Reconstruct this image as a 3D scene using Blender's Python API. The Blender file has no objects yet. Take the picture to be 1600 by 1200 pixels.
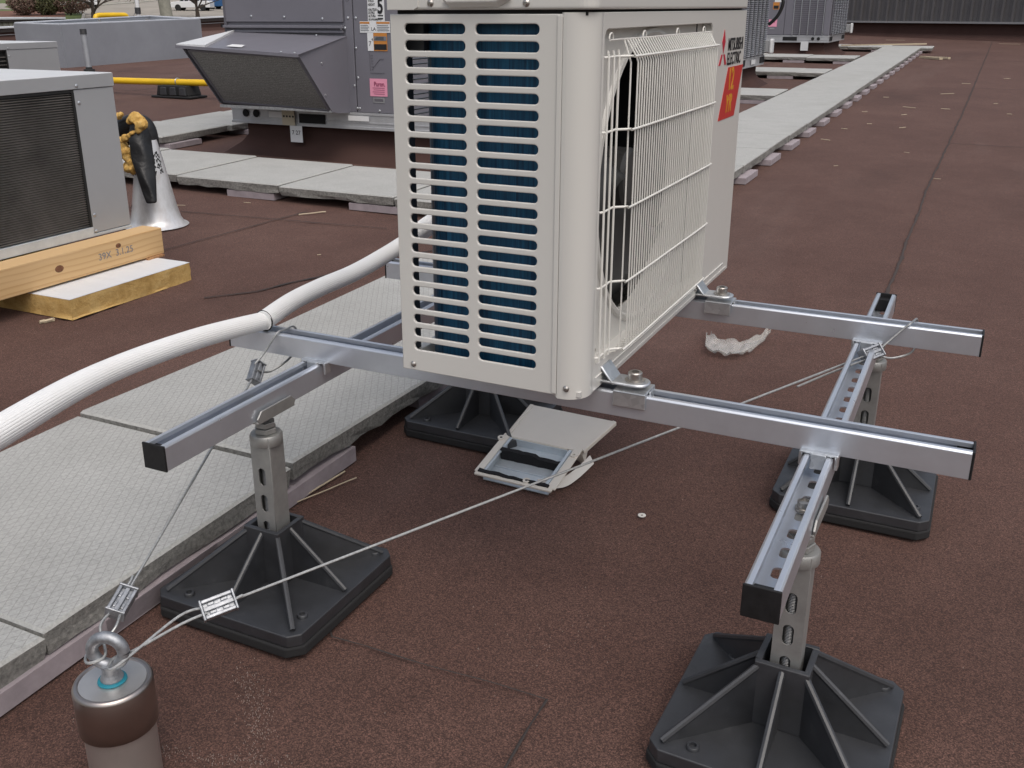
import bpy, bmesh, math, random
from mathutils import Vector, Matrix, Euler, noise
random.seed(7)
R = math.radians
scene = bpy.context.scene
COL = scene.collection

# ------------------------------------------------------------------ camera
cam_d = bpy.data.cameras.new('camera')
cam = bpy.data.objects.new('camera', cam_d); COL.objects.link(cam)
cam.location = (0.17501, -1.37670, 1.03289)
cam.rotation_euler = Euler((1.22852, 0.00371, 0.46109), 'XYZ')
cam_d.sensor_width = 36.0
cam_d.lens = 1521.62 / 1600 * 36.0
cam_d.shift_x = 0.01643
cam_d.shift_y = -0.02798
cam_d.clip_start = 0.02
cam_d.clip_end = 2000
scene.camera = cam

# ------------------------------------------------------------------ sky, sun, exposure
SUN_EL, SUN_AZ = R(60), R(134)
world = bpy.data.worlds.new('World'); scene.world = world
world.use_nodes = True
wn = world.node_tree; wn.nodes.clear()
w_out = wn.nodes.new('ShaderNodeOutputWorld'); w_bg = wn.nodes.new('ShaderNodeBackground')
w_sky = wn.nodes.new('ShaderNodeTexSky'); w_sky.sky_type = 'NISHITA'; w_sky.sun_disc = False
w_sky.sun_elevation = SUN_EL; w_sky.sun_rotation = SUN_AZ
w_sky.air_density = 1.2; w_sky.dust_density = 6.0; w_sky.ozone_density = 1.0
w_hs = wn.nodes.new('ShaderNodeHueSaturation'); w_hs.inputs['Saturation'].default_value = 0.60
w_bg.inputs['Strength'].default_value = 0.15
wn.links.new(w_sky.outputs[0], w_hs.inputs['Color']); wn.links.new(w_hs.outputs[0], w_bg.inputs['Color'])
wn.links.new(w_bg.outputs[0], w_out.inputs['Surface'])
sun_d = bpy.data.lights.new('sun', 'SUN'); sun_d.energy = 0.5; sun_d.angle = R(70); sun_d.color = (1.0, 0.985, 0.965)
sun = bpy.data.objects.new('sun', sun_d); COL.objects.link(sun)
sd = Vector((math.sin(SUN_AZ) * math.cos(SUN_EL), math.cos(SUN_AZ) * math.cos(SUN_EL), math.sin(SUN_EL)))
sun.rotation_euler = (-sd).to_track_quat('-Z', 'Y').to_euler()
scene.view_settings.view_transform = 'Standard'
scene.view_settings.look = 'None'
scene.view_settings.exposure = 0.0
scene.view_settings.gamma = 1.0
scene.view_settings.use_curve_mapping = False

# ------------------------------------------------------------------ helpers
TX, TY = -0.01030, 0.01312
def rz(x, y): return TX * x + TY * y          # the roof drains: it rises gently away from the camera

class MB:
    def __init__(s): s.v = []; s.f = []
    def add(s, vs, fs, M=None):
        n = len(s.v)
        s.v += [tuple(M @ Vector(q)) if M else tuple(q) for q in vs]
        s.f += [tuple(i + n for i in f) for f in fs]
        return s
    def box(s, x0, x1, y0, y1, z0, z1, M=None):
        vs = [(x0,y0,z0),(x1,y0,z0),(x1,y1,z0),(x0,y1,z0),(x0,y0,z1),(x1,y0,z1),(x1,y1,z1),(x0,y1,z1)]
        return s.add(vs, [(0,3,2,1),(4,5,6,7),(0,1,5,4),(1,2,6,5),(2,3,7,6),(3,0,4,7)], M)
    def prism(s, poly, a0, a1, axis='y', M=None):
        n = len(poly); vs = []
        for a in (a0, a1):
            for p, q in poly:
                vs.append({'y': (p, a, q), 'x': (a, p, q), 'z': (p, q, a)}[axis])
        fs = [tuple(range(n)), tuple(range(2 * n - 1, n - 1, -1))]
        fs += [(i, i + n, (i + 1) % n + n, (i + 1) % n) for i in range(n)]
        return s.add(vs, fs, M)
    def tube(s, pts, r, n=10, caps=True, M=None, prof=None, up=None):
        pts = [Vector(p) for p in pts]; m = len(pts); vs = []; fs = []
        T = []
        for i in range(m):
            t = (pts[min(i + 1, m - 1)] - pts[max(i - 1, 0)]); T.append(t.normalized())
        u = Vector(up) if up else (Vector((0, 0, 1)) if abs(T[0].z) < .9 else Vector((1, 0, 0)))
        for i in range(m):
            u = (u - T[i] * u.dot(T[i])).normalized(); w = T[i].cross(u)
            rr = r[i] if isinstance(r, (list, tuple)) else r
            for k in range(n):
                a = 2 * math.pi * k / n; q = prof(a) if prof else 1.0
                vs.append(pts[i] + (u * math.cos(a) + w * math.sin(a)) * rr * q)
        for i in range(m - 1):
            for k in range(n):
                k2 = (k + 1) % n
                fs.append((i*n+k, i*n+k2, (i+1)*n+k2, (i+1)*n+k))
        if caps: fs += [tuple(range(n - 1, -1, -1)), tuple(range((m - 1) * n, m * n))]
        return s.add(vs, fs, M)
    def lathe(s, prof, n=32, M=None, caps=True):
        vs = []; fs = []; m = len(prof)
        for r, z in prof:
            for k in range(n):
                a = 2 * math.pi * k / n; vs.append((r * math.cos(a), r * math.sin(a), z))
        for i in range(m - 1):
            for k in range(n):
                k2 = (k + 1) % n; fs.append((i*n+k, i*n+k2, (i+1)*n+k2, (i+1)*n+k))
        if caps and prof[0][0] > 1e-5 and prof[1][0] > 1e-5: fs.append(tuple(range(n - 1, -1, -1)))
        if caps and prof[-1][0] > 1e-5: fs.append(tuple(range((m - 1) * n, m * n)))
        return s.add(vs, fs, M)
    def torus(s, R_, r, n=32, m=12, M=None, a0=0, a1=2*math.pi):
        pts = [(R_ * math.cos(a0 + (a1-a0) * i / n), 0, R_ * math.sin(a0 + (a1-a0) * i / n)) for i in range(n + 1)]
        return s.tube(pts, r, m, caps=(a1 - a0) < 6.2, M=M, up=(0, 1, 0))
    def mesh(s, name, mat=None, smooth=False, angle=None):
        me = bpy.data.meshes.new(name); me.from_pydata(s.v, [], s.f)
        bm = bmesh.new(); bm.from_mesh(me); bmesh.ops.remove_doubles(bm, verts=bm.verts, dist=1e-6)
        bmesh.ops.recalc_face_normals(bm, faces=bm.faces); bm.to_mesh(me); bm.free()
        if mat: me.materials.append(mat)
        if smooth:
            me.polygons.foreach_set('use_smooth', [True] * len(me.polygons))
            me.set_sharp_from_angle(angle=R(angle or 40))
        return me
    def build(s, name, mat, parent=None, smooth=False, bevel=0, loc=None, angle=None, seg=2):
        return link(name, s.mesh(name, mat, smooth, angle), parent, bevel, loc, seg)

def link(name, me, parent=None, bevel=0, loc=None, seg=2):
    o = bpy.data.objects.new(name, me); COL.objects.link(o)
    if parent: o.parent = parent
    if loc: o.location = loc
    if bevel:
        b = o.modifiers.new('bevel', 'BEVEL'); b.width = bevel; b.segments = seg; b.limit_method = 'ANGLE'; b.angle_limit = R(40)
        b.harden_normals = False
    return o
def tag(o, label=None, cat=None, group=None, kind=None):
    if label: o['label'] = label
    if cat: o['category'] = cat
    if group: o['group'] = group
    if kind: o['kind'] = kind
    return o
def thing(name, label, cat, loc=(0, 0, 0), rot=0, group=None):
    o = bpy.data.objects.new(name, None); COL.objects.link(o); o.location = loc
    o.rotation_euler = rot if isinstance(rot, (tuple, Euler)) else (0, 0, rot)
    o.empty_display_size = .1
    return tag(o, label, cat, group)
def copy_tree(o, parent=None):
    c = o.copy(); COL.objects.link(c)
    if parent: c.parent = parent
    for ch in [k for k in bpy.data.objects if k.parent == o and k is not c]: copy_tree(ch, c)
    return c
def rrect(x0, x1, y0, y1, r, n=5):
    pts = []
    for cx, cy, a in ((x1-r, y1-r, 0), (x0+r, y1-r, 90), (x0+r, y0+r, 180), (x1-r, y0+r, 270)):
        for i in range(n + 1):
            t = R(a + 90 * i / n); pts.append((cx + r * math.cos(t), cy + r * math.sin(t)))
    return pts
def circ(cx, cy, r, n=32): return [(cx + r*math.cos(2*math.pi*i/n), cy + r*math.sin(2*math.pi*i/n)) for i in range(n)]
def plate(name, outline, holes, t, mat, parent, M, bev=0, bres=2):
    """a sheet with openings cut through it; outline in its own plane, M puts it in place"""
    cu = bpy.data.curves.new(name, 'CURVE'); cu.dimensions = '2D'; cu.fill_mode = 'BOTH'
    cu.extrude = max(t / 2 - bev, 1e-5); cu.bevel_depth = bev; cu.bevel_resolution = bres
    if bev: cu.offset = -bev
    for pl in [outline] + holes:
        sp = cu.splines.new('POLY'); sp.points.add(len(pl) - 1); sp.use_cyclic_u = True
        for i, (a, b) in enumerate(pl): sp.points[i].co = (a, b, 0, 1)
    me = curve_mesh(cu, name); me.transform(M); me.materials.clear(); me.materials.append(mat)
    return link(name, me, parent)
def curve_mesh(cu, name):
    o = bpy.data.objects.new('tmp', cu); COL.objects.link(o)
    dg = bpy.context.evaluated_depsgraph_get(); dg.update()
    me = bpy.data.meshes.new_from_object(o.evaluated_get(dg)); me.name = name
    bpy.data.objects.remove(o); bpy.data.curves.remove(cu)
    return me
def text(name, body, size, mat, parent, M, ext=.0002, sx=1.0, align='LEFT', space=1.0, bold=0.0):
    cu = bpy.data.curves.new(name, 'FONT'); cu.body = body; cu.size = size; cu.extrude = ext
    cu.align_x = align; cu.space_line = .85; cu.space_character = space; cu.offset = bold
    me = curve_mesh(cu, name); me.transform(M @ Matrix.Diagonal((sx, 1, 1, 1))); me.materials.clear(); me.materials.append(mat)
    return link(name, me, parent)
def frame(o, xa, ya):
    """matrix with local x along xa, local y along ya, origin o"""
    xa = Vector(xa).normalized(); ya = Vector(ya); ya = (ya - xa * ya.dot(xa)).normalized(); za = xa.cross(ya)
    m = Matrix.Identity(4)
    for i in range(3): m[i][0], m[i][1], m[i][2], m[i][3] = xa[i], ya[i], za[i], o[i]
    return m
def T(*a): return Matrix.Translation(Vector(a))
def smooth_path(pts, n=8):
    P = [Vector(p) for p in pts]; out = []
    for i in range(len(P) - 1):
        p0 = P[max(i-1, 0)]; p1 = P[i]; p2 = P[i+1]; p3 = P[min(i+2, len(P)-1)]
        for k in range(n):
            t = k / n
            out.append(.5*((2*p1)+(-p0+p2)*t+(2*p0-5*p1+4*p2-p3)*t*t+(-p0+3*p1-3*p2+p3)*t*t*t))
    out.append(P[-1]); return out

# ------------------------------------------------------------------ materials
class NM:
    def __init__(s, name, base=(.5,.5,.5), rough=.5, metal=0.0, coat=0, spec=None):
        s.m = bpy.data.materials.new(name); s.m.use_nodes = True; s.t = s.m.node_tree
        s.b = s.t.nodes['Principled BSDF']; s.b.inputs['Base Color'].default_value = (*base, 1)
        s.b.inputs['Roughness'].default_value = rough; s.b.inputs['Metallic'].default_value = metal
        if coat: s.b.inputs['Coat Weight'].default_value = coat
        if spec is not None: s.b.inputs['Specular IOR Level'].default_value = spec
        s._c = None
    def n(s, t, **k):
        q = s.t.nodes.new(t)
        for a, b in k.items():
            if a[0] == '_': setattr(q, a[1:], b)
            else: q.inputs[a.replace('_', ' ')].default_value = b
        return q
    def l(s, a, b): s.t.links.new(a, b); return s
    def coord(s, world=False):
        if world: return s.n('ShaderNodeNewGeometry').outputs['Position']
        return s.n('ShaderNodeTexCoord').outputs['Object']
    def noise(s, scale, detail=4, rough=.6, vec=None, world=True, sc=None):
        v = vec or s.coord(world)
        if sc:
            mp = s.n('ShaderNodeMapping'); mp.inputs['Scale'].default_value = sc; s.l(v, mp.inputs[0]); v = mp.outputs[0]
        q = s.n('ShaderNodeTexNoise', Scale=scale, Detail=detail, Roughness=rough); s.l(v, q.inputs['Vector']); return q.outputs['Fac']
    def ramp(s, fac, stops):
        q = s.n('ShaderNodeValToRGB'); e = q.color_ramp.elements
        while len(e) > 1: e.remove(e[-1])
        e[0].position = stops[0][0]; e[0].color = (*stops[0][1], 1)
        for p, c in stops[1:]:
            x = e.new(p); x.color = (*c, 1)
        s.l(fac, q.inputs[0]); return q.outputs[0]
    def mix(s, fac, a, b, mode='MIX'):
        q = s.n('ShaderNodeMix', _data_type='RGBA', _blend_type=mode)
        for i, v in ((0, fac), (6, a), (7, b)):
            if hasattr(v, 'links'): s.l(v, q.inputs[i])
            elif i == 0: q.inputs[0].default_value = v
            else: q.inputs[i].default_value = (*v, 1)
        return q.outputs[2]
    def math(s, op, a, b=0.0):
        q = s.n('ShaderNodeMath', _operation=op)
        for i, v in ((0, a), (1, b)):
            if hasattr(v, 'links'): s.l(v, q.inputs[i])
            else: q.inputs[i].default_value = v
        return q.outputs[0]
    def color(s, c): s.l(c, s.b.inputs['Base Color']); s._c = c; return s
    def rough(s, fac, lo, hi):
        q = s.n('ShaderNodeMapRange'); q.inputs['To Min'].default_value = lo; q.inputs['To Max'].default_value = hi
        s.l(fac, q.inputs['Value']); s.l(q.outputs[0], s.b.inputs['Roughness']); return s
    def bump(s, h, strength=.3, dist=.001):
        q = s.n('ShaderNodeBump', Strength=strength, Distance=dist); s.l(h, q.inputs['Height'])
        prev = s.b.inputs['Normal'].links
        if prev: s.l(prev[0].from_socket, q.inputs['Normal'])
        s.l(q.outputs[0], s.b.inputs['Normal']); return s
    def worn(s, amt=.12, scale=9):
        """slight uneven tone and gloss so nothing is perfectly flat"""
        c = tuple(s.b.inputs['Base Color'].default_value)[:3]; f = s.noise(scale, 6, .65)
        s.color(s.ramp(f, [(.3, tuple(x*(1-amt) for x in c)), (.7, tuple(min(1, x*(1+amt)) for x in c))]))
        r = s.b.inputs['Roughness'].default_value; s.rough(s.noise(scale*3, 4), max(.05, r-.1), min(1, r+.1)); return s

def vor(nm, scale, vec=None, feature='F1', out='Color'):
    q = nm.n('ShaderNodeTexVoronoi', _feature=feature, Scale=scale); nm.l(vec or nm.coord(True), q.inputs['Vector']); return q.outputs[out]

# mineral granule cap sheet
m = NM('granule_membrane', rough=.85, spec=.22)
big = m.noise(.8, 6, .68); mid = m.noise(5.5, 6, .7)
g1 = vor(m, 540); sep = m.n('ShaderNodeSeparateColor'); m.l(g1, sep.inputs[0])
m.b.inputs['Sheen Weight'].default_value = .10; m.b.inputs['Sheen Roughness'].default_value = .6; m.b.inputs['Sheen Tint'].default_value = (1,.66,.58,1)
base = m.ramp(big, [(.30, (.058,.030,.024)), (.5, (.086,.046,.037)), (.70, (.120,.070,.057))])
c = m.mix(.45, base, m.ramp(mid, [(.3, (.054,.028,.022)), (.7, (.098,.057,.046))]))
gr_ = m.ramp(sep.outputs[0], [(0, (.25,.24,.24)), (.45, (.75,.75,.75)), (.80, (1.4,1.36,1.32)), (1, (2.3,2.2,2.15))])
c = m.mix(.85, c, gr_, 'MULTIPLY')
spk = m.ramp(vor(m, 75, out='Distance'), [(0, (1,1,1)), (.05, (1,1,1)), (.09, (0,0,0))])
spm = m.ramp(m.noise(2.2, 3), [(.56, (0,0,0)), (.74, (.55,.55,.55))])
c = m.mix(m.math('MULTIPLY', spk, spm), c, (.48,.40,.34))
streak = m.ramp(m.noise(1.3, 5, .6, sc=(1, .16, 1)), [(.56, (0,0,0)), (.82, (.22,.22,.22))])
c = m.mix(streak, c, (.27,.205,.18))
stain = m.ramp(m.noise(.9, 4, .6, sc=(1.4, .5, 1)), [(.28, (.62,.62,.62)), (.46, (1,1,1))])
c = m.mix(.7, c, stain, 'MULTIPLY')
m.color(c).bump(m.noise(520, 3, .7), .7, .0020).bump(m.noise(6, 4, .6), .22, .012)
ROOF = m.m
# the same sheet turned up walls and curbs, cleaner and darker
m = NM('flashing_membrane', rough=.9, spec=.25)
m.color(m.mix(.5, m.ramp(m.noise(2.5, 5), [(.3, (.052,.027,.022)), (.7, (.078,.043,.036))]), m.ramp(m.noise(300, 2), [(.3, (.04,.02,.018)), (.7, (.09,.052,.045))])))
m.bump(m.noise(400, 3), .4, .002); FLASH = m.m
m = NM('bitumen_bleed', (.035,.028,.026), .8); m.bump(m.noise(90, 4), .5, .003); BITUMEN = m.m

def paver_mat(name, diamonds):
    m = NM(name, rough=.85, spec=.3)
    P = m.coord(True)
    f1 = m.noise(7, 6, .7); f2 = m.noise(160, 4, .7); f3 = m.noise(1.6, 3, .6)
    c = m.ramp(f1, [(.3, (.335,.337,.325)), (.7, (.435,.435,.42))])
    c = m.mix(.5, c, m.ramp(f2, [(.30, (.26,.262,.25)), (.5, (.43,.432,.415)), (.72, (.58,.58,.56))]))
    c = m.mix(m.ramp(f3, [(.5, (0,0,0)), (.75, (.35,.35,.35))]), c, (.30,.295,.275))
    # sparse pits and white chips
    pit = m.ramp(vor(m, 46, out='Distance'), [(0, (1,1,1)), (.05, (1,1,1)), (.08, (0,0,0))])
    c = m.mix(m.math('MULTIPLY', pit, .5), c, (.62,.61,.58))
    if diamonds:
        sx = m.n('ShaderNodeSeparateXYZ'); m.l(P, sx.inputs[0]); hs = []
        wob = m.math('MULTIPLY', m.math('SUBTRACT', m.noise(14, 2), .5), .004)
        for ang in (59.0, 120.5):
            nx, ny = -math.sin(R(ang)), math.cos(R(ang))
            u = m.math('ADD', m.math('ADD', m.math('MULTIPLY', sx.outputs[0], nx), m.math('MULTIPLY', sx.outputs[1], ny)), wob)
            fr = m.math('FRACT', m.math('DIVIDE', m.math('ADD', u, 50.0), .0172))
            d = m.math('ABSOLUTE', m.math('SUBTRACT', fr, .5))
            hs.append(m.math('MULTIPLY', m.math('GREATER_THAN', d, .452), 1.0))
        gl = m.math('MAXIMUM', hs[0], hs[1])
        # only the top face is pressed with the pattern
        nz = m.n('ShaderNodeSeparateXYZ'); m.l(m.n('ShaderNodeNewGeometry').outputs['True Normal'], nz.inputs[0])
        gl = m.math('MULTIPLY', gl, m.math('GREATER_THAN', nz.outputs[2], .9))
        c = m.mix(m.math('MULTIPLY', gl, .42), c, (.20,.195,.18))
        m.bump(m.math('SUBTRACT', 1.0, gl), .45, .0018)
    m.color(c).bump(f2, .5, .0012); return m.m
PAVER = paver_mat('diamond_concrete', True)
PAVER_S = paver_mat('concrete_slab', False)
m = NM('broken_concrete', rough=.95); m.color(m.ramp(m.noise(90, 6, .75), [(.3, (.12,.12,.11)), (.5, (.24,.235,.22)), (.75, (.38,.37,.34))])); m.bump(m.noise(110, 5, .7), .9, .004); CONC_EDGE = m.m
m = NM('pink_foam', (.34,.295,.315), .85); m.worn(.15, 20); m.bump(m.noise(200, 3), .4, .001); PINK = m.m

m = NM('cream_enamel', (.60,.59,.56), .36, coat=.15); m.rough(m.noise(30, 3), .30, .42); m.bump(m.noise(700, 2), .06, .0004)
CREAM = m.m
m = NM('cover_cream', (.70,.655,.59), .5); m.worn(.03, 12); COVM = m.m
m = NM('cream_wire', (.74,.73,.69), .35); CREAMW = m.m
m = NM('blue_fin', rough=.42, metal=.25)
P = m.coord(True); sx = m.n('ShaderNodeSeparateXYZ'); m.l(P, sx.inputs[0])
u = m.math('ADD', sx.outputs[0], sx.outputs[1]); fr = m.math('FRACT', m.math('MULTIPLY', m.math('ADD', u, 20.0), 520.0))
pp = m.math('PINGPONG', fr, .5)
finv = m.noise(3, 4, .7, sc=(60, 60, 1.5))
m.color(m.mix(m.ramp(finv, [(.35, (0,0,0)), (.65, (1,1,1))]), m.ramp(pp, [(0, (.003,.014,.038)), (.5, (.008,.055,.13))]), (.016,.120,.235))).bump(pp, .6, .001); BLUE = m.m
m = NM('black_plastic', (.020,.021,.024), .50, spec=1.0); m.rough(m.noise(40, 5, .7), .44, .64)
m.color(m.ramp(m.noise(22, 6, .7), [(.35, (.009,.010,.013)), (.60, (.017,.019,.024)), (.76, (.045,.046,.050))])).bump(m.noise(260, 3), .12, .0006); m.b.inputs['IOR'].default_value = 1.55; BLACKP = m.m
m = NM('end_cap_black', (.010,.010,.011), .55, spec=.4); m.worn(.4, 60); CAPB = m.m
m = NM('black_rubber', (.014,.014,.015), .85); m.bump(m.noise(200, 4), .6, .0015); RUBBER = m.m
def metal(name, base, rough, scale=25, amt=.12, spang=False, brushed=None, met=.85):
    m = NM(name, base, rough, met)
    f = m.noise(scale, 5, .65)
    if spang:
        v = vor(m, 90); sp = m.n('ShaderNodeSeparateColor'); m.l(v, sp.inputs[0]); f = m.math('ADD', m.math('MULTIPLY', f, .6), m.math('MULTIPLY', sp.outputs[0], .4))
    m.color(m.ramp(f, [(.25, tuple(x*(1-amt) for x in base)), (.75, tuple(min(1, x*(1+amt)) for x in base))]))
    m.rough(m.noise(scale*2.3, 4), rough-.08, rough+.10)
    if brushed: m.bump(m.noise(60, 2, .5, sc=brushed), .10, .0008)
    m.bump(m.noise(scale*8, 3), .05, .0004)
    return m.m
STRUT = metal('galvanised_strut', (.64,.675,.735), .30, 12, .08, brushed=(1, 12, 12), met=.74)
STRUTY = metal('galvanised_strut_lengthwise', (.64,.675,.735), .30, 12, .08, brushed=(12, 1, 12), met=.74)
POLE = metal('aged_zinc', (.37,.37,.36), .52, 30, .14, met=.7)
GALV = metal('spangled_zinc', (.58,.60,.62), .36, 30, .14, spang=True)
GALV_D = metal('cast_zinc', (.36,.375,.40), .5, 90, .4)
STAIN = metal('stainless', (.62,.60,.575), .34, 6, .10, brushed=(14, 14, 1), met=.85)
STAIN2 = metal('stainless_roof_tint', (.47,.42,.39), .30, 5, .15, brushed=(1, 1, 30), met=1.0)  # brown reflection of the roof is mixed into this cap colour
SCREW = metal('screw_steel', (.42,.40,.375), .3, 60, .25)
WIRE = metal('wire_rope', (.42,.43,.43), .5, 200, .3)
m = NM('zinc_sky_sheet', (.60,.655,.70), .32, .35); m.worn(.12, 14); TRAY = m.m  # pale blue base stands in for sky mirrored in the zinc
m = NM('rail_sheet', (.50,.51,.53), .38, .45); m.worn(.15, 5); RAILM = m.m
m = NM('grey_cabinet', (.335,.342,.355), .45); m.worn(.05, 2.5); CAB = m.m
m = NM('light_cabinet', (.66,.67,.68), .38); m.worn(.05, 3); CABT = m.m
m = NM('rtu_paint', (.175,.172,.200), .38); m.worn(.07, 2); RTU = m.m
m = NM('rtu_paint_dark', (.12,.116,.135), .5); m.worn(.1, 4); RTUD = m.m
m = NM('filter_mesh', rough=.6, metal=.3)
sx = m.n('ShaderNodeSeparateXYZ'); m.l(m.coord(True), sx.inputs[0])
row = m.math('PINGPONG', m.math('MULTIPLY', m.math('ADD', m.math('ADD', sx.outputs[2], 5.0), m.math('MULTIPLY', m.noise(9, 3), .02)), 95.0), .5)
c = m.ramp(row, [(0, (.09,.09,.083)), (.5, (.31,.31,.30))]); spf = m.ramp(m.noise(170, 4, .8), [(.40, (.10,.10,.10)), (.60, (.36,.36,.35)), (.76, (.9,.9,.88))])
m.color(m.mix(.62, c, spf)).bump(row, .5, .004); MESH = m.m
m = NM('guard_light', (.50,.52,.55), .4, .3); m.worn(.1, 3); GUARD = m.m
m = NM('dark_void', (.008,.008,.009), .8); VOID = m.m
m = NM('louver_dark', (.13,.122,.115), .5); m.worn(.45, 6); LOUV = m.m
m = NM('louver_back', (.012,.012,.012), .7); LOUVB = m.m
m = NM('white_wrap', (.72,.72,.71), .55)
m.color(m.mix(m.ramp(m.noise(5, 4), [(.45, (0,0,0)), (.75, (.45,.45,.45))]), (.78,.785,.785), (.70,.69,.67)))
m.bump(vor(m, 330, out='Distance'), .22, .0010); HOSE = m.m
m = NM('black_tie', (.01,.01,.01), .4); TIE = m.m
def wood(name, a, b, d, sc=(2, .35, 9)):
    m = NM(name, rough=.7); f = m.noise(4.2, 5, .6, sc=sc)
    q = m.n('ShaderNodeTexWave', _bands_direction='Z', _wave_profile='SAW', Scale=9.0, Distortion=4.5, Detail=2.0); q.inputs['Detail Scale'].default_value = .6; mp = m.n('ShaderNodeMapping'); mp.inputs['Scale'].default_value = (1, .55, 1.6)
    m.l(m.coord(True), mp.inputs[0]); m.l(mp.outputs[0], q.inputs['Vector'])
    c = m.mix(m.ramp(q.outputs['Fac'], [(.55, (0,0,0)), (.93, (.85,.85,.85)), (1, (.1,.1,.1))]), a, b)
    c = m.mix(m.ramp(f, [(.4, (0,0,0)), (.8, (.5,.5,.5))]), c, d); m.color(c).bump(f, .2, .002); return m.m
PINE = wood('pine', (.62,.41,.20), (.50,.29,.12), (.68,.47,.26))
m = NM('wood_knot', (.16,.065,.028), .7); m.worn(.4, 90); KNOT = m.m
m = NM('osb', rough=.85); m.color(m.ramp(vor(m, 140, out='Distance'), [(0, (.16,.07,.03)), (.5, (.42,.22,.10)), (1, (.60,.36,.18))])).bump(m.noise(200, 3), .6, .002); OSB = m.m
m = NM('yellow_board_foam', rough=.9); m.color(m.ramp(m.noise(16, 6, .7), [(.28, (.34,.20,.055)), (.5, (.50,.325,.115)), (.72, (.60,.42,.175))])).bump(m.noise(60, 6, .7), .8, .006); YFOAM = m.m
m = NM('white_facer', (.70,.72,.745), .45); m.bump(m.noise(5, 2, .4, sc=(1, 6, 1)), .5, .01); FACER = m.m
m = NM('spray_foam', rough=.8); m.color(m.ramp(m.noise(45, 6, .7), [(.3, (.30,.15,.03)), (.5, (.58,.35,.09)), (.75, (.72,.50,.19))])).bump(m.noise(70, 5), .9, .006); SFOAM = m.m
m = NM('black_epdm', (.013,.013,.014), .38); m.bump(m.noise(20, 4), .5, .01); EPDM = m.m
m = NM('spun_aluminium', (.66,.66,.67), .36, .45); m.color(m.ramp(m.noise(9, 5, .65, sc=(1, 1, .4)), [(.3, (.50,.49,.48)), (.55, (.80,.80,.81)), (.8, (.58,.53,.49))])); SPUN = m.m
m = NM('duct_sheet', (.31,.325,.36), .45, .25); m.worn(.12, 1.2); DUCT = m.m
m = NM('duct_liner', (.60,.62,.66), .4, .3); m.worn(.1, 3); DLINE = m.m
m = NM('yellow_pipe_paint', (.80,.50,.015), .35); m.worn(.1, 3); YPIPE = m.m
m = NM('white_print', (.74,.75,.76), .5); PWHITE = m.m
m = NM('black_print', (.015,.015,.017), .5); PBLACK = m.m
m = NM('grey_print', (.19,.20,.22), .5); PGREY = m.m
m = NM('orange_print', (.55,.22,.045), .5); PORANGE = m.m
m = NM('pink_print', (.80,.33,.46), .5); PPINK = m.m
m = NM('maroon_print', (.25,.03,.09), .5); PMAROON = m.m
m = NM('red_print', (.52,.028,.024), .3); PRED = m.m
m = NM('logo_red', (.50,.02,.045), .35); LRED = m.m
m = NM('gold_print', (.62,.30,.012), .3); PGOLD = m.m
m = NM('manila_tag', (.56,.50,.38), .7); TAG = m.m
m = NM('teal_washer', (.015,.20,.27), .45); TEAL = m.m
m = NM('wall_cladding', (.12,.116,.12), .40); m.worn(.08, 3); CLAD = m.m
m = NM('wall_trim', (.27,.27,.28), .4); TRIM = m.m
m = NM('coping_white', (.62,.64,.66), .4); m.worn(.06, 4); COPE = m.m
m = NM('felt_black', (.011,.011,.013), .98); m.bump(m.noise(150, 5), .8, .003); FELT = m.m
m = NM('fan_grey', (.040,.040,.040), .5); FANG = m.m
m = NM('clear_film', (.86,.84,.80), .22); m.b.inputs['Transmission Weight'].default_value = .6; m.b.inputs['Alpha'].default_value = .62; m.b.inputs['IOR'].default_value = 1.3
m.bump(m.noise(45, 4, .6, sc=(1, 4, 1)), .9, .004); FILM = m.m
m = NM('dry_straw', (.50,.42,.30), .8); STRAW = m.m
m = NM('lap_line', (.052,.038,.034), .9); LAPM = m.m
m = NM('thread_steel', rough=.4, metal=.8)
sx = m.n('ShaderNodeSeparateXYZ'); m.l(m.coord(True), sx.inputs[0]); pp = m.math('PINGPONG', m.math('MULTIPLY', m.math('ADD', sx.outputs[2], 3.0), 400.0), .5)
m.color(m.ramp(pp, [(0, (.09,.09,.09)), (.5, (.42,.42,.42))])).bump(pp, 1, .002); THREAD = m.m
# outdoors
m = NM('spring_grass', rough=.95); m.color(m.ramp(m.noise(.9, 6, .7), [(.3, (.075,.105,.03)), (.5, (.10,.14,.04)), (.72, (.17,.165,.07))])); GRASS = m.m
m = NM('parking_asphalt', rough=.9); m.color(m.ramp(m.noise(.35, 6, .65), [(.3, (.26,.235,.20)), (.7, (.36,.325,.28))])); LOT = m.m
m = NM('bark_mulch', rough=1); m.color(m.ramp(m.noise(2.5, 6, .75), [(.3, (.10,.045,.03)), (.6, (.19,.09,.06)), (.8, (.30,.17,.11))])); MULCH = m.m
m = NM('kerb_concrete', (.42,.40,.36), .9); m.worn(.1, 2); KERB = m.m
m = NM('bark', (.055,.042,.034), .95); m.worn(.3, 8); BARK = m.m
def leafm(name, a, b):
    m = NM(name, rough=.8); m.color(m.ramp(m.noise(1.8, 4, .7), [(.3, a), (.7, b)])); return m.m
LEAF_G = leafm('bud_green', (.045,.052,.02), (.10,.10,.04)); LEAF_R = leafm('twig_red', (.07,.04,.03), (.17,.10,.075)); LEAF_O = leafm('twig_brown', (.10,.06,.045), (.20,.14,.11))
m = NM('car_white', (.72,.73,.74), .2, coat=.6); CARW = m.m
m = NM('car_blue', (.03,.10,.24), .3, coat=.5); CARB = m.m
m = NM('car_glass', (.02,.025,.03), .08); CGLASS = m.m
m = NM('tyre', (.012,.012,.012), .8); TYRE = m.m
m = NM('painted_block', (.40,.37,.31), .9); m.worn(.15, 4); BLOCK = m.m

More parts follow.
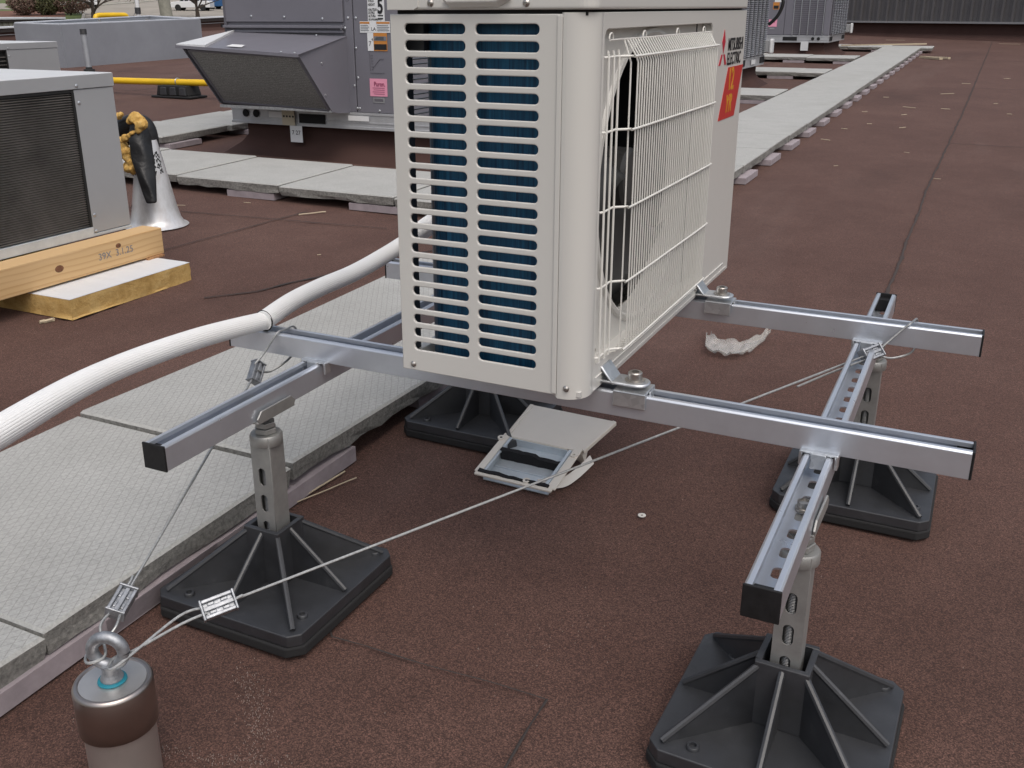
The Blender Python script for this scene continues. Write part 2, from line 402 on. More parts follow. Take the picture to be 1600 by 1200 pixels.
# ------------------------------------------------------------------ setting: terrain, lot, roof
def cam_plane(x, y):                                   # the street side rises slowly away from the building
    d = (x - .175) * -.70207 + (y + 1.3767) * .71210
    return -3.5 + .045 * (d - 30)
def sheet(name, poly, mat, h, kind='structure'):
    mb = MB(); mb.add([(x, y, cam_plane(x, y) + h) for x, y in poly], [tuple(range(len(poly)))])
    o = mb.build(name, mat); tag(o, kind=kind); return o
mb = MB(); NG = 24
for i in range(NG + 1):
    for j in range(NG + 1):
        x = -600 + 1200 * i / NG; y = -600 + 1200 * j / NG; mb.v.append((x, y, cam_plane(x, y)))
for i in range(NG):
    for j in range(NG): a = i * (NG + 1) + j; mb.f.append((a, a + 1, a + NG + 2, a + NG + 1))
tag(mb.build('ground', GRASS), 'grass covered ground around the building', kind='structure')
sheet('parking_lot', [(-97, 83), (-101.5, 88), (-104, 95), (-112.6, 119.5), (-132, 205), (-20, 240), (-20, 95), (-53, 80), (-74, 68), (-80, 70.5), (-90.3, 79.6)], LOT, .02)
sheet('road', [(-108, 92), (-108.5, 99), (-116, 121), (-122, 150), (-131, 150), (-124, 118), (-116.5, 100), (-112, 88)], LOT, .02)
sheet('street', [(-175, 44), (-103.7, 81.8), (-109, 84.5), (-117, 92), (-180, 56)], LOT, .03)
sheet('mulch_bed', [(-112, 68), (-101, 79.5), (-97.5, 83.2), (-90, 77), (-85.3, 72.5), (-83.5, 70.3), (-86, 66), (-92, 62)], MULCH, .035)
# kerb between lot and lawn
kb = MB()
kp = [(-81.25, 71.3), (-90.33, 79.7), (-97.3, 83.3), (-101.8, 88), (-104.3, 95), (-112.9, 119.5)]
for a, b in zip(kp[:-1], kp[1:]):
    kb.tube([(a[0], a[1], cam_plane(*a) + .05), (b[0], b[1], cam_plane(*b) + .05)], .16, 6)
tag(kb.build('kerb', KERB), kind='structure')

# building body and roof
rx0, rx1, ry0, ry1 = -20.0, 14.0, -7.0, 44.0
mb = MB(); xs = [rx0 + (rx1 - rx0) * i / 40 for i in range(41)]; ys = [ry0 + (ry1 - ry0) * i / 60 for i in range(61)]
def und(x, y): return .004 * (noise.noise(Vector((x * .9, y * .9, 0))))
# finer rows close to the camera
xs = sorted(set([round(x, 3) for x in xs] + [round(-4 + .12 * i, 3) for i in range(50)]))
ys = sorted(set([round(y, 3) for y in ys] + [round(-1.5 + .12 * i, 3) for i in range(60)]))
for x in xs:
    for y in ys: mb.v.append((x, y, rz(x, y) + (und(x, y) - .004 if abs(x) < 6 and y < 8 else -.003)))
ny_ = len(ys)
for i in range(len(xs) - 1):
    for j in range(ny_ - 1): a = i * ny_ + j; mb.f.append((a, a + ny_, a + ny_ + 1, a + 1))
roof = mb.build('roof', ROOF, smooth=True); tag(roof, 'reddish brown granule roof membrane', kind='structure')
mb = MB(); mb.box(rx0 - .2, rx1, ry0, ry1, -9, -.6); tag(mb.build('building_body', BLOCK), kind='structure')
# lapped membrane joints: each lap is a step a few mm high with a bleed line of bitumen
def lap(pts, w, mat=BITUMEN, dz=.0, wob=.004):
    P = []; prev = None
    for a, b in zip(pts[:-1], pts[1:]):
        n = max(2, int(math.dist(a, b) / .03))
        for k in range(n): P.append((a[0] + (b[0]-a[0])*k/n, a[1] + (b[1]-a[1])*k/n))
    P.append(pts[-1]); mb = MB(); vs = []; fs = []
    for i, (x, y) in enumerate(P):
        q = P[min(i+1, len(P)-1)]; o_ = P[max(i-1, 0)]; tx, ty = q[0]-o_[0], q[1]-o_[1]; L = math.hypot(tx, ty); nx, ny = -ty/L, tx/L
        s_ = wob * noise.noise(Vector((x * 7, y * 7, 1))); ww = w * (.55 + .75 * abs(noise.noise(Vector((x * 11, y * 11, 5)))) * 2)
        z = rz(x, y) + .0015 + dz
        for k, hh in ((-ww, 0), (0, .0012), (ww, 0)): vs.append((x + nx*(k+s_), y + ny*(k+s_), z + hh))
    for i in range(len(P) - 1):
        for k in (0, 1): fs.append((i*3+k, i*3+k+1, (i+1)*3+k+1, (i+1)*3+k))
    mb.add(vs, fs); return mb.build('membrane_lap', mat, roof, smooth=True)
lap([(-.073, 1.75), (-.075, 2.46), (-.088, 4.6), (-.06, 9), (-.04, 24)], .0065, LAPM, wob=.006)
lap([(-2.3, 1.21), (-2.19, 1.366), (-1.87, 2.28), (-1.86, 2.5)], .006, wob=.01)
lap([(-.75, -.19), (-.718, -.223), (-.323, -.206)], .0013, wob=.006); lap([(-.321, -.204), (-.316, -.364), (-.31, -.7)], .0022, wob=.006)
lap([(-2.95, 1.66), (-2.87, 2.60)], .004, wob=.006); lap([(-3.9, 2.25), (-2.3, 2.45)], .003, wob=.004)
for xx in (-3.0, -4.3, -8.5, -11, 1.6, 3.2, .8):
    lap([(xx, 5.5), (xx + .03, 23.5)], .004, LAPM, wob=.006)
for yy, a, b in ((11.4, -.07, 6), (16.6, -6, .9), (6.6, -.07, 3), (20.2, -.05, 4), (8.9, -11, -6), (6.9, -12, -5)):
    lap([(a, yy), (b, yy + .01)], .004, LAPM, wob=.004)

# ------------------------------------------------------------------ parapet and raised wall
par = thing('parapet_wall', 'low brown roof edge wall with a white metal coping behind the grey duct', 'wall', (-20, 20, 0))
def pt_(y): return .668 + .0228 * (y - 14.3)
vs = []
mb = MB()
for y in (2, 44):
    vs += [(0, y-20, rz(-20, y)-.1), (.25, y-20, rz(-20, y)-.02), (.12, y-20, rz(-20, y)+.08), (.12, y-20, pt_(y)-.10), (-.25, y-20, pt_(y)-.10), (-.25, y-20, -1)]
mb.add(vs, [tuple(range(6)), tuple(range(11, 5, -1))] + [(i, i+6, (i+1) % 6+6, (i+1) % 6) for i in range(6)])
mb.build('wall', FLASH, par)
def pbeam(x0, x1, z0, z1, name, mat, parent):
    mb = MB(); v = []
    for y in (2, 44): v += [(x0, y-20, pt_(y)+z0), (x1, y-20, pt_(y)+z0), (x1, y-20, pt_(y)+z1), (x0, y-20, pt_(y)+z1)]
    mb.add(v, [(0,1,2,3), (7,6,5,4), (0,4,5,1), (1,5,6,2), (2,6,7,3), (3,7,4,0)]); return mb.build(name, mat, parent)
pbeam(-.28, .16, -.10, -.015, 'fascia', BITUMEN, par); pbeam(-.30, .18, -.015, .012, 'coping', COPE, par); pbeam(.121, .135, -.16, -.145, 'termination_bar', TRIM, par)
mb = MB(); mb.box(.121, .14, 1.4, 1.62, .50, .64); mb.build('scupper', VOID, par)
# the lower roof edge with ribbed siding further left
lw = thing('ribbed_siding_wall', 'beige ribbed wall with a white top edge behind the parapet at far left', 'wall', (-24, 16, 0))
def qt(y): return .80 + .0050 * (y - 17.5)
mb = MB()
mb.box(-2.2, 0, -8, 3.45, -1, .735); mb.build('wall', BLOCK, lw)
mb = MB()
for k in range(60): mb.box(.0, .03, -8 + k*.19, -8 + k*.19 + .09, 0, .73)
tag(mb.build('siding_ribs', BLOCK, lw), kind='stuff')
mb = MB(); mb.box(-2.3, .12, -8, 3.5, .80, .845); mb.build('coping', COPE, lw)
mb = MB(); mb.box(-2.3, .10, -8, 3.48, .735, .80); mb.build('fascia', BITUMEN, lw)

wall = thing('metal_clad_wall', 'dark grey standing seam metal wall at the far end of the roof', 'wall', (-1.3, 24.55, rz(-1.3, 24.55)), rot=math.atan(-.52))
mb = MB()
mb.prism([(-.25, -.12), (.02, .10), (.02, .42), (.4, .42), (.4, -.12)], -9, 14, 'x'); mb.build('base_flashing', FLASH, wall)
mb = MB(); mb.box(-9, 14, -.10, .02, .335, .375); mb.build('drip_trim', TRIM, wall)
pm = MB(); pm.box(0, .232, -.0, .03, .375, 2.9); pm.box(.0, .045, -.06, 0, .375, 2.9); pm.box(.13, .140, -.006, 0, .375, 2.9); pmesh = pm.mesh('wall_panel', CLAD)
for k in range(98):
    link('wall_panel', pmesh, wall, loc=(-9 + k * .2345, -.03, 0))
mb = MB(); mb.box(-9, 14, .0, 6, .38, 2.88); mb.build('wall_core', CLAD, wall)

# ------------------------------------------------------------------ pavers
def paver_mesh(w, d, t, mat, seed, rough_edge=True, inset=.985):
    rnd = random.Random(seed); mb = MB(); n = 10
    ring = []
    for i in range(n): ring.append((-w/2 + w*i/n, -d/2))
    for i in range(n): ring.append((w/2, -d/2 + d*i/n))
    for i in range(n): ring.append((w/2 - w*i/n, d/2))
    for i in range(n): ring.append((-w/2, d/2 - d*i/n))
    N = len(ring); vs = []
    for x, y in ring: vs.append((x*inset, y*inset, t))
    for x, y in ring: vs.append((x, y, t-.006))
    for x, y in ring:
        j = 1 - (rnd.random()*.012 if rough_edge else 0); vs.append((x*j, y*j, t*.45))
    for x, y in ring:
        j = 1 - (rnd.random()*.03 if rough_edge else 0); vs.append((x*j, y*j, rnd.random()*.008))
    fs = [tuple(range(N)), tuple(range(4*N-1, 3*N-1, -1))]
    for k in range(3): fs += [(k*N+i, (k+1)*N+i, (k+1)*N+(i+1) % N, k*N+(i+1) % N) for i in range(N)]
    mb.add(vs, fs); me = mb.mesh('paver', mat); me.materials.append(CONC_EDGE)
    for p in me.polygons:
        if abs(p.normal.z) < .5 and p.center.z < t-.007: p.material_index = 1
    return me
PW = .640
tilt = Euler((math.atan(TY), -math.atan(TX) * -1 * -1, 0))
tilt = Matrix(((1, 0, 0), (0, 1, 0), (TX, TY, 1)))
tq = Vector((-TX, -TY, 1)).to_track_quat('Z', 'Y').to_euler()
near_m = [paver_mesh(PW, .709, .052, PAVER, 10 + i) for i in range(4)]
far_m = [paver_mesh(PW, .692, .052, PAVER_S, 20 + i, True, .997) for i in range(3)]
cross_m = [paver_mesh(.709, .700, .052, PAVER_S, 30 + i) for i in range(3)]
fm = MB(); fm.box(-.10, .10, -.16, .16, 0, .035)
foam_long = fm.mesh('foam_pad', PINK)
fm = MB(); fm.box(-.16, .16, -.10, .10, 0, .035); foam_x = fm.mesh('foam_pad', PINK)
fm = MB(); fm.box(-.05, .05, -.38, .38, 0, .037); foam_strip = fm.mesh('foam_pad', PINK)
def put(name, me, x, y, h, parent, rz_=0.0):
    o = link(name, me, parent, bevel=0); o.location = (x - parent.location.x, y - parent.location.y, rz(x, y) + h - parent.location.z)
    o.rotation_euler = (tq.x, tq.y, rz_); return o
walk = thing('paver_walkway', 'long concrete paver walkway on pink foam pads running along the roof to the far end', 'walkway', (-1.38, 0, 0))
k = -2; y = .127 + .3575 - .715
while y > -2.8: y -= .715
i = 0
rr = random.Random(3)
while y < 18.4:
    x = -1.385 - .0035 * y
    short = -.6 < y < -.1
    o = put('paver', near_m[i % 4] if y < 4.2 else far_m[i % 3], x + rr.uniform(-.004, .004), -.195 if short else (y + .075 if y < -.6 else y), .036, walk, rr.uniform(-.003, .003))
    if short: o.scale = (1, .9, 1); o.rotation_euler.x += rr.uniform(-.0015, .0015)
    if i % 2 and y < 4: o.rotation_euler.z += math.pi
    if y > 3.3:
        put('foam_pad', foam_long, x + .262, y - .30, 0, walk, 0); 
    i += 1; y += .715
for y in (-.50, -.02, 1.08, 1.95): put('foam_pad', foam_strip, -1.112 if y < .8 else -1.14, y, 0, walk, 0)
for y in (-.5, .3, 1.1, 1.9, 2.7): put('foam_pad', foam_strip, -1.62, y, 0, walk)
def crossing(label, y, xs_, pads, near=True):
    t = thing('paver_crossing', label, 'walkway', (xs_[0], y, 0), group='paver crossings beside the walkway')
    for i, x in enumerate(xs_):
        o = put('paver', cross_m[i % 3], x, y, .036, t, rr.uniform(-.004, .004))
    for px in pads: put('foam_pad', foam_x, px, y - .245, 0, t)
crossing('row of pale pavers in front of the roof unit with the angled intake hood', 3.08, [-1.72 - .357 - .715 * i for i in range(6)], [-2.55, -3.35, -4.9])
crossing('first short row of pavers right of the cream unit, nearest of the four far crossings', 8.98, [-1.75 - .357 - .715 * i for i in range(4)], [-2.0, -2.9])
crossing('second of the four far paver crossings, its open left end beside the grey disconnect box', 12.06, [-1.78 - .34], [-2.3]); 
tc = [o for o in bpy.data.objects if o.name.startswith('paver_crossing')][-1]
put('paver', cross_m[1], -2.46, 12.06, .036, tc)
crossing('third of the four far paver crossings, in front of the roof unit with grey louvres', 15.15, [-1.8 - .357 - .715 * i for i in range(4)], [-1.95, -2.7, -3.4])
crossing('farthest paver crossing with a pine batten lying on it, near the metal wall', 18.65, [-1.30 - .715 * i for i in range(4)], [-1.8, -2.8])
t = thing('paver_path', 'pale paver path running back past the left side of the hooded roof unit', 'walkway', (-5.4, 4.4, 0))
for i in range(5): put('paver', cross_m[i % 3], -5.38, 4.15 + .735 * i, .036, t, .02)
for yy in (4.0, 4.85, 5.7): put('foam_pad', foam_long, -5.08, yy, 0, t)

# ------------------------------------------------------------------ steel channel frame
SW, SH = .0428, .0413
def channel(name, L, parent, loc, rot, mat, label=None, cap0=True, cap1=True, mirror=False):
    """strut channel along local +y, open side up, its top at z=0"""
    o = thing(name, label, None, loc, rot); o.parent = parent
    for k in ('category',):
        if k in o: del o[k]
    hw = SW / 2; t = .0026; lip = .0095
    prof_l = [(-hw, -SH), (-hw, -.003), (-hw + .003, 0), (-hw + lip, 0), (-hw + lip, -.0075), (-hw + lip - t, -.0075), (-hw + lip - t, -t), (-hw + t, -t), (-hw + t, -SH)]
    b = MB(); b.prism(prof_l, 0, L, 'y'); b.prism([(-x, z) for x, z in reversed(prof_l)], 0, L, 'y')
    b.build('channel_side', mat, o, bevel=.0007)
    holes = []; y = .035
    while y < L - .03: holes.append(rrect(-.0072, .0072, y, y + .027, .0070, 4)); y += .0525
    plate('channel_web', [(-hw + t, 0), (hw - t, 0), (hw - t, L), (-hw + t, L)], holes, t, mat, o, T(0, 0, -SH + t/2))
    for c, yy, d in ((cap0, 0, -1), (cap1, L, 1)):
        if c:
            e = MB(); e.box(-hw - .0008, hw + .0008, min(yy, yy + d*.0035), max(yy, yy + d*.0035), -SH - .0008, .0008)
            e.box(-hw + .004, hw - .004, min(yy, yy - d*.02), max(yy, yy - d*.02), -SH + .004, -.009)
            e.build('end_cap', CAPB, o, bevel=.0012)
    return o
zr = .4565; zs = zr - SH
frame_t = thing('mounting_frame', 'bolted frame of four galvanised steel channels with black end caps under the cream unit', 'support frame', (-.42, .27, zr))
FL = Vector(frame_t.location)
def fl(x, y, z): return (x - FL.x, y - FL.y, z - FL.z)
# rails along x: local +y -> +x  (rot -90 about z)
channel('rail', .2202 + 1.0864, frame_t, fl(-1.0864, SW/2, zr), -math.pi/2, STRUT)
channel('rail', .220 + 1.0864, frame_t, fl(-1.0864, .5621 + SW/2, zr), -math.pi/2, STRUT)
channel('cross_channel', .9435 + .3915, frame_t, fl(SW/2, -.3915, zs - .001), .0011, STRUTY)
channel('cross_channel', 1.36, frame_t, fl(-.9073 + SW/2, -.4055, zs - .001), .0099, STRUTY)
# flat straps clipping rail to cross channel
def saddle(x, y, side):
    mb = MB(); hw = SW/2
    mb.box(x-hw-.006, x+hw+.006, y-.012*0, y+.02, zs, zs+.0035)
    for s in (-1, 1): mb.box(x+s*(hw+.004)-.0025, x+s*(hw+.004)+.0025, y, y+.018, zs-.020, zs+.003)
    mb.box(x-.011, x+.011, y-.004, y+.003, zs-.022, zs+.003)
    mb.v = [fl(*v) for v in mb.v]
    mb.build('saddle_clip', GALV, frame_t, bevel=.0015)
saddle(SW/2, -.010, 1); saddle(-.884, -.010, 1); saddle(SW/2 + .001, .552, 1); saddle(-.893, .552, 1)

# ------------------------------------------------------------------ support feet
BS = .3145
def support_foot(label, x, y, rot, top):
    t = thing('support_foot', label, 'support foot', (x, y, rz(x, y)), rot, 'support feet under the channel frame')
    h = BS/2; c = .018
    def octo(h, c): return [(-h+c, -h), (h-c, -h), (h, -h+c), (h, h-c), (h-c, h), (-h+c, h), (-h, h-c), (-h, -h+c)]
    b = MB(); b.prism(octo(h*1.028, c*1.3), 0.0, .0185, 'z'); b.build('rubber_pad', RUBBER, t, bevel=.003)
    b = MB(); b.prism(octo(h, c), .019, .0407, 'z'); b.build('base_plate', BLACKP, t, bevel=.0018)
    # socket
    b = MB(); o_, i_ = .0385, .030; zt = .147
    for (x0, x1, y0, y1) in ((-o_, o_, -o_, -i_), (-o_, o_, i_, o_), (-o_, -i_, -i_, i_), (i_, o_, -i_, i_)): b.box(x0, x1, y0, y1, .0408, zt)
    b.build('socket', BLACKP, t, bevel=.0012)
    # ribs: four to the corners, four to the middle of the sides
    for k in range(8):
        a = k * math.pi/4; diag = k % 2
        r0 = o_ * (1.30 if diag else 1.0); r1 = (h*math.sqrt(2) - .030) if diag else h - .012
        M = Matrix.Rotation(a, 4, 'Z'); b = MB()
        b.prism([(r0 - .006, .0408), (r1, .0408), (r1, .0445), (r0 - .006, .139)], -.0032, .0032, 'y', M)
        b.tube([M @ Vector((r1 + .004, 0, .0435)), M @ Vector((r0 - .004, 0, .1395))], .0050, 8)
        b.build('rib', BLACKP, t, smooth=True, angle=35)
    for sx_, sy_ in ((-1, -1), (1, -1), (1, 1), (-1, 1)):
        q = MB(); M = T(sx_*(h-.062 if sx_ < 0 else h-.030) , sy_*(h-.026 if sx_*sy_ > 0 else h-.060), .0405)
        q.lathe([(.0095, 0), (.0095, .005), (.0085, .0062), (.0052, .0062), (.0052, .001)], 20, M); q.build('grommet', BLACKP, t, smooth=True)
    # pole: square tube with slots towards the camera and one side
    hw = .0206; zp = top; tk = .0025
    sl = []; z = .070
    while z < zp - .045: sl.append(rrect(-.0078, .0078, z, z + .034, .0077, 5)); z += .0525
    plate('slotted_face', [(-hw, .05), (hw, .05), (hw, zp), (-hw, zp)], sl, tk, POLE, t, frame((0, -hw + tk/2, 0), (1, 0, 0), (0, 0, 1)))
    b = MB(); b.box(-hw, -hw+tk, -hw+tk, hw, .05, zp); b.box(hw-tk, hw, -hw+tk, hw, .05, zp); b.box(-hw+tk, hw-tk, hw-tk, hw, .05, zp)
    b.build('pole', POLE, t, bevel=.0015)
    b = MB(); b.tube([(0, -.006, .05), (0, -.004, zp + .03)], .0105, 16); b.build('threaded_rod', THREAD, t, smooth=True)
    b = MB(); b.lathe([(.0275, zp - .018), (.0285, zp - .016), (.0285, zp - .001), (.0265, zp + .002), (.014, zp + .0025)], 28); b.build('pole_collar', POLE, t, smooth=True)
    b = MB()
    for z0, r_ in ((zp + .003, .0205), (zp + .014, .0185)):
        b.prism([(r_*math.cos(R(60*k + 10)), r_*math.sin(R(60*k + 10))) for k in range(6)], z0, z0 + .0095, 'z')
    b.build('hex_nut', POLE, t, bevel=.0012)
    zc = .3745 - t.location.z if False else (zs - SH - .001) - t.location.z
    return t, zc
feet = [('black footed post nearest the eyebolt anchor, beside the diamond pavers', -.8885, -.150, .0025, .322),
        ('black footed post closest to the camera at lower right', .0241, -.1218, -.0229, .322),
        ('black footed post at right behind the near rail end', .0256, .7208, .0009, .318),
        ('black footed post mostly hidden behind the loose cover and under the cream unit', -.887, .6914, 0, .318)]
for lab, x, y, r_, top in feet:
    t, zc = support_foot(lab, x, y, r_, top)
    # cradle under the cross channel with an upturned lip on the right
    xc = (SW/2 if x > -.4 else -.886 - (y+.15)*.0099) - x
    b = MB(); b.box(xc-.024, xc+.026, -.050, .050, zc-.0045, zc-.0003)
    M = T(xc + .0235, 0, zc - .004)
    b.add([( .000, -.046, 0), (.000, .046, 0), (.0, .052, .010), (.0, .040, .022), (.0, -.040, .022), (.0, -.052, .010),
           ( .0035, -.046, 0), (.0035, .046, 0), (.0035, .052, .010), (.0035, .040, .022), (.0035, -.040, .022), (.0035, -.052, .010)],
          [(0,1,2,3,4,5), (11,10,9,8,7,6)] + [(i, i+6, (i+1) % 6+6, (i+1) % 6) for i in range(6)], M)
    b.build('cradle', POLE, t, bevel=.0012)
    b = MB(); b.lathe([(.012, zc), (.012, zc+.004), (.0095, zc+.005), (.0095, zc+.0135), (.006, zc+.0145), (.006, zc + .012)], 20, T(xc, .01, .003)); b.build('bolt', SCREW, t, smooth=True, angle=30)

# ------------------------------------------------------------------ cream outdoor unit
yu, xb, xa, zb, zt = -.079, -.3230, -.6440, .4690, 1.0275
yr = yu + .9105
unit = thing('outdoor_unit', 'cream ductless heat pump unit with slotted side and wire fan guard on the channel frame', 'heat pump', (-.48, .37, zb))
UL = Vector(unit.location)
def ub(): return MB()
def ubuild(mb, name, mat, **k):
    mb.v = [tuple(Vector(v) - UL) for v in mb.v]; return mb.build(name, mat, unit, **k)
UO = T(*(-UL))
# side sheet with two columns of slots (plane y = yu); local x -> world x, local y -> world z
holes = []
for k in range(22):
    z = .5110 + k * .02353
    holes.append(rrect(-.6200, -.5185, z-.0072, z+.0072, .0065, 5)); holes.append(rrect(-.5020, -.4020, z-.0072, z+.0072, .0065, 5))
plate('side_panel', [(xa, zb-.002), (-.3660, zb-.002), (-.3660, zt-.002), (xa, zt-.002)], holes, .0052, CREAM, unit, UO @ frame((0, yu+.0026, 0), (1, 0, 0), (0, 0, 1)), bev=.0017, bres=3)
# front sheet with opening (plane x = xb)
oy0, oy1, oz0, oz1 = -.046, .556, .5050, 1.0050
plate('front_panel', [(-.038, zb-.006), (yr, zb-.006), (yr, zt), (-.038, zt)],
      [rrect(oy0+.010, oy1, oz0, oz1, .012, 4)] if False else [rrect(-.030, oy1, oz0, oz1, .014, 4)], .004, CREAM, unit, UO @ frame((xb-.002, 0, 0), (0, 1, 0), (0, 0, 1)), bev=.0012)
# rounded front corner, one pressed sheet
mb = ub(); rc = .036; prof = [(-.3655, yu+.0005), (-.3640, yu-.0022), (-.3590, yu-.0025)]
prof = [(-.3655, yu + .001), (-.3650, yu - .0020), (-.3600, yu - .0024)]
for i in range(11):
    a = R(-90 + 9 * i); prof.append((xb + .0 - rc + rc*math.cos(a), yu - .0024 + rc + rc*math.sin(a)))
prof.append((xb, -.038)); inner = [(x - .003, y + .003) for x, y in reversed(prof)]
bot = []
n = len(prof)
vs = [(x, y, zb - .006) for x, y in prof] + [(x, y, zt) for x, y in prof] + [(x-.003, y+.003, zb - .006) for x, y in prof] + [(x-.003, y+.003, zt) for x, y in prof]
fs = []
for i in range(n-1): fs += [(i, i+1, n+i+1, n+i), (2*n+i, 3*n+i, 3*n+i+1, 2*n+i+1), (i, 2*n+i, 2*n+i+1, i+1), (n+i, n+i+1, 3*n+i+1, 3*n+i)]
fs += [(0, n, 3*n, 2*n), (n-1, 2*n-1+2*n-n*0 - 0 if False else 3*n-1, 4*n-1, 2*n-1)]
mb.add(vs, fs); ubuild(mb, 'front_corner', CREAM, smooth=True, angle=50)
# step line where side sheet meets the front sheet
mb = ub(); mb.box(-.3740, -.3662, yu-.0022, yu-.0003, zb+.001, zt-.004); ubuild(mb, 'seam_bead', CREAM, bevel=.0009)
# bottom edge fold and its pressed groove
mb = ub(); mb.box(xb-.016, xb+.0012, .018, yr-.02, zb-.0005, zb+.0035); mb.box(xb-.002, xb+.0022, -.028, .005, zb+.015, zb+.0165); mb.box(xb-.002, xb+.0022, .03, yr-.05, zb+.016, zb+.018); ubuild(mb, 'bottom_fold', CREAM, bevel=.0012)
mb = ub(); mb.box(xa+.006, xb-.006, yu+.006, yr-.004, zb-.002, zb+.006); ubuild(mb, 'base_pan', CREAM)
mb = ub(); mb.box(xa, xb-.004, yr-.004, yr, zb, zt); ubuild(mb, 'rear_side_panel', CREAM)
# top cover: lip overhangs a little
mb = ub(); ov = .0035
mb.prism([(x, y) for x, y in rrect(xa-.002, xb+ov, yu-ov, yr+ov, .022, 6)], zt+.0035, zt+.062, 'z'); ubuild(mb, 'top_cover', CREAM, bevel=.004, seg=3)
mb = ub(); mb.box(xa+.01, xb-.01, yu+.006, yr-.006, zt-.004, zt+.004); ubuild(mb, 'cover_gap', VOID)
mb = ub(); mb.prism([(xa-.0012, zt+.0035), (-.60, zt+.0035), (-.592, zt+.0075), (-.592, zt+.06), (xa-.0012, zt+.06)], yu-ov-.0018, yu-ov+.001, 'y'); ubuild(mb, 'cover_step', CREAM, bevel=.0008)
mb = ub()
v = [(-.552, zt+.0165), (-.440, zt+.0175), (-.462, zt+.0065), (-.538, zt+.0055)]
mb.add([(x, yu-ov-.0010, z) for x, z in v] + [(-.545, yu-ov-.010, zt+.0175), (-.446, yu-ov-.010, zt+.0180), (-.464, yu-ov-.010, zt+.0145), (-.540, yu-ov-.010, zt+.0140)],
       [(3,2,1,0), (4,5,6,7), (0,1,5,4), (1,2,6,5), (2,3,7,6), (3,0,4,7)]); ubuild(mb, 'handle_lip', CREAM, bevel=.001)
def screw(x, y, z, axis, r=.0042, parent=None, mat=SCREW, off=None):
    b = MB(); M = frame((x, y, z), (1, 0, 0), (0, 0, 1)) if axis == 'y' else frame((x, y, z), (0, 1, 0), (0, 0, 1))
    b.lathe([(r*1.25, 0), (r*1.25, .0006), (r, .0012), (r*.75, .0026), (r*.3, .0032), (0, .0033)], 16, M)
    for k in (0, 1): b.box(-r*.55, r*.55, -r*.12, r*.12, .0028, .0036, M @ Matrix.Rotation(R(40 + 90*k), 4, 'Z'))
    o = Vector(off if off else UL); b.v = [tuple(Vector(v) - o) for v in b.v]
    return b.build('screw', mat, parent or unit, smooth=True, angle=50)
for x, z in ((-.572, zt+.0130), (-.420, zt+.0125), (-.623, .478), (-.3490, .4815)): screw(x, yu - (.0038 if z > 1 else (.0028 if x > -.4 else .0004)), z, 'y')
for y, z in ((.017, .484), (.554, .481)): screw(xb+.0004, y, z, 'x')
screw(xb-.008, -.016, .527, 'x')
# recessed fan deck with a round mouth, and its bell rim
fy, fz, fr_ = .243, .757, .236
deck = [(-.034, oz0-.006), (oy1+.006, oz0-.006), (oy1+.006, oz1+.006), (-.034, oz1+.006)]
plate('fan_deck', deck, [circ(fy, fz, fr_, 56)], .002, CREAM, unit, UO @ frame((xb-.022, 0, 0), (0, 1, 0), (0, 0, 1)))
mb = ub()
for i in range(2):
    pass
M = UO @ frame((xb-.020, fy, fz), (0, 1, 0), (0, 0, 1))
mb = MB(); mb.lathe([(fr_+.012, -.002), (fr_+.009, .004), (fr_+.003, .0055), (fr_-.002, .002), (fr_-.003, -.010), (fr_-.003, -.034), (fr_+.001, -.034), (fr_+.001, -.008)], 56, M, caps=False)
mb.build('bell_mouth', CREAM, unit, smooth=True)
# walls of the recess
mb = ub(); d0, d1 = xb-.022, xb-.003
mb.box(d0, d1, -.036, -.032, oz0-.004, oz1+.004); mb.box(d0, d1, oy1+.001, oy1+.005, oz0-.004, oz1+.004); mb.box(d0, d1, -.034, oy1+.002, oz1+.001, oz1+.005); mb.box(d0, d1, -.034, oy1+.002, oz0-.005, oz0-.001)
ubuild(mb, 'recess_wall', CREAM)
# fan
fan = MB(); Mf = UO @ frame((xb-.060, fy, fz), (0, 1, 0), (0, 0, 1))
for k in range(3):
    vs = []; nr, na = 6, 8
    for i in range(nr+1):
        r_ = .045 + (.222-.045)*i/nr; span = R(58 + 38*i/nr)
        for j in range(na+1):
            a = R(120*k + 20) + R(22*i/nr) + span*(j/na-.5); vs.append((r_*math.cos(a), r_*math.sin(a), -.032 + .055*(j/na) - .006*math.sin(math.pi*j/na)))
    fs = [(i*(na+1)+j, i*(na+1)+j+1, (i+1)*(na+1)+j+1, (i+1)*(na+1)+j) for i in range(nr) for j in range(na)]
    fan.add(vs, fs, Mf)
fo = fan.build('fan', FANG, unit, smooth=True); so = fo.modifiers.new('thick', 'SOLIDIFY'); so.thickness = .003
hub = MB(); hub.lathe([(.050, -.035), (.050, .010), (.044, .016), (0, .018)], 32, Mf); hub.build('fan_hub', FANG, unit, smooth=True)
# inside: back of the fan chamber, partition
mb = ub(); mb.box(xa+.055, xb-.11, -.02, .50, zb+.01, zb+.02); mb.box(xa+.05, xb-.02, .515, .520, zb+.006, zt-.01); ubuild(mb, 'partition', FANG)
mb = ub(); mb.box(xa+.075, xb-.14, .10, .385, fz-.02, fz+.02); mb.box(xa+.075, xb-.13, fy-.045, fy+.045, fz-.045, fz+.045); ubuild(mb, 'motor_bracket', VOID)
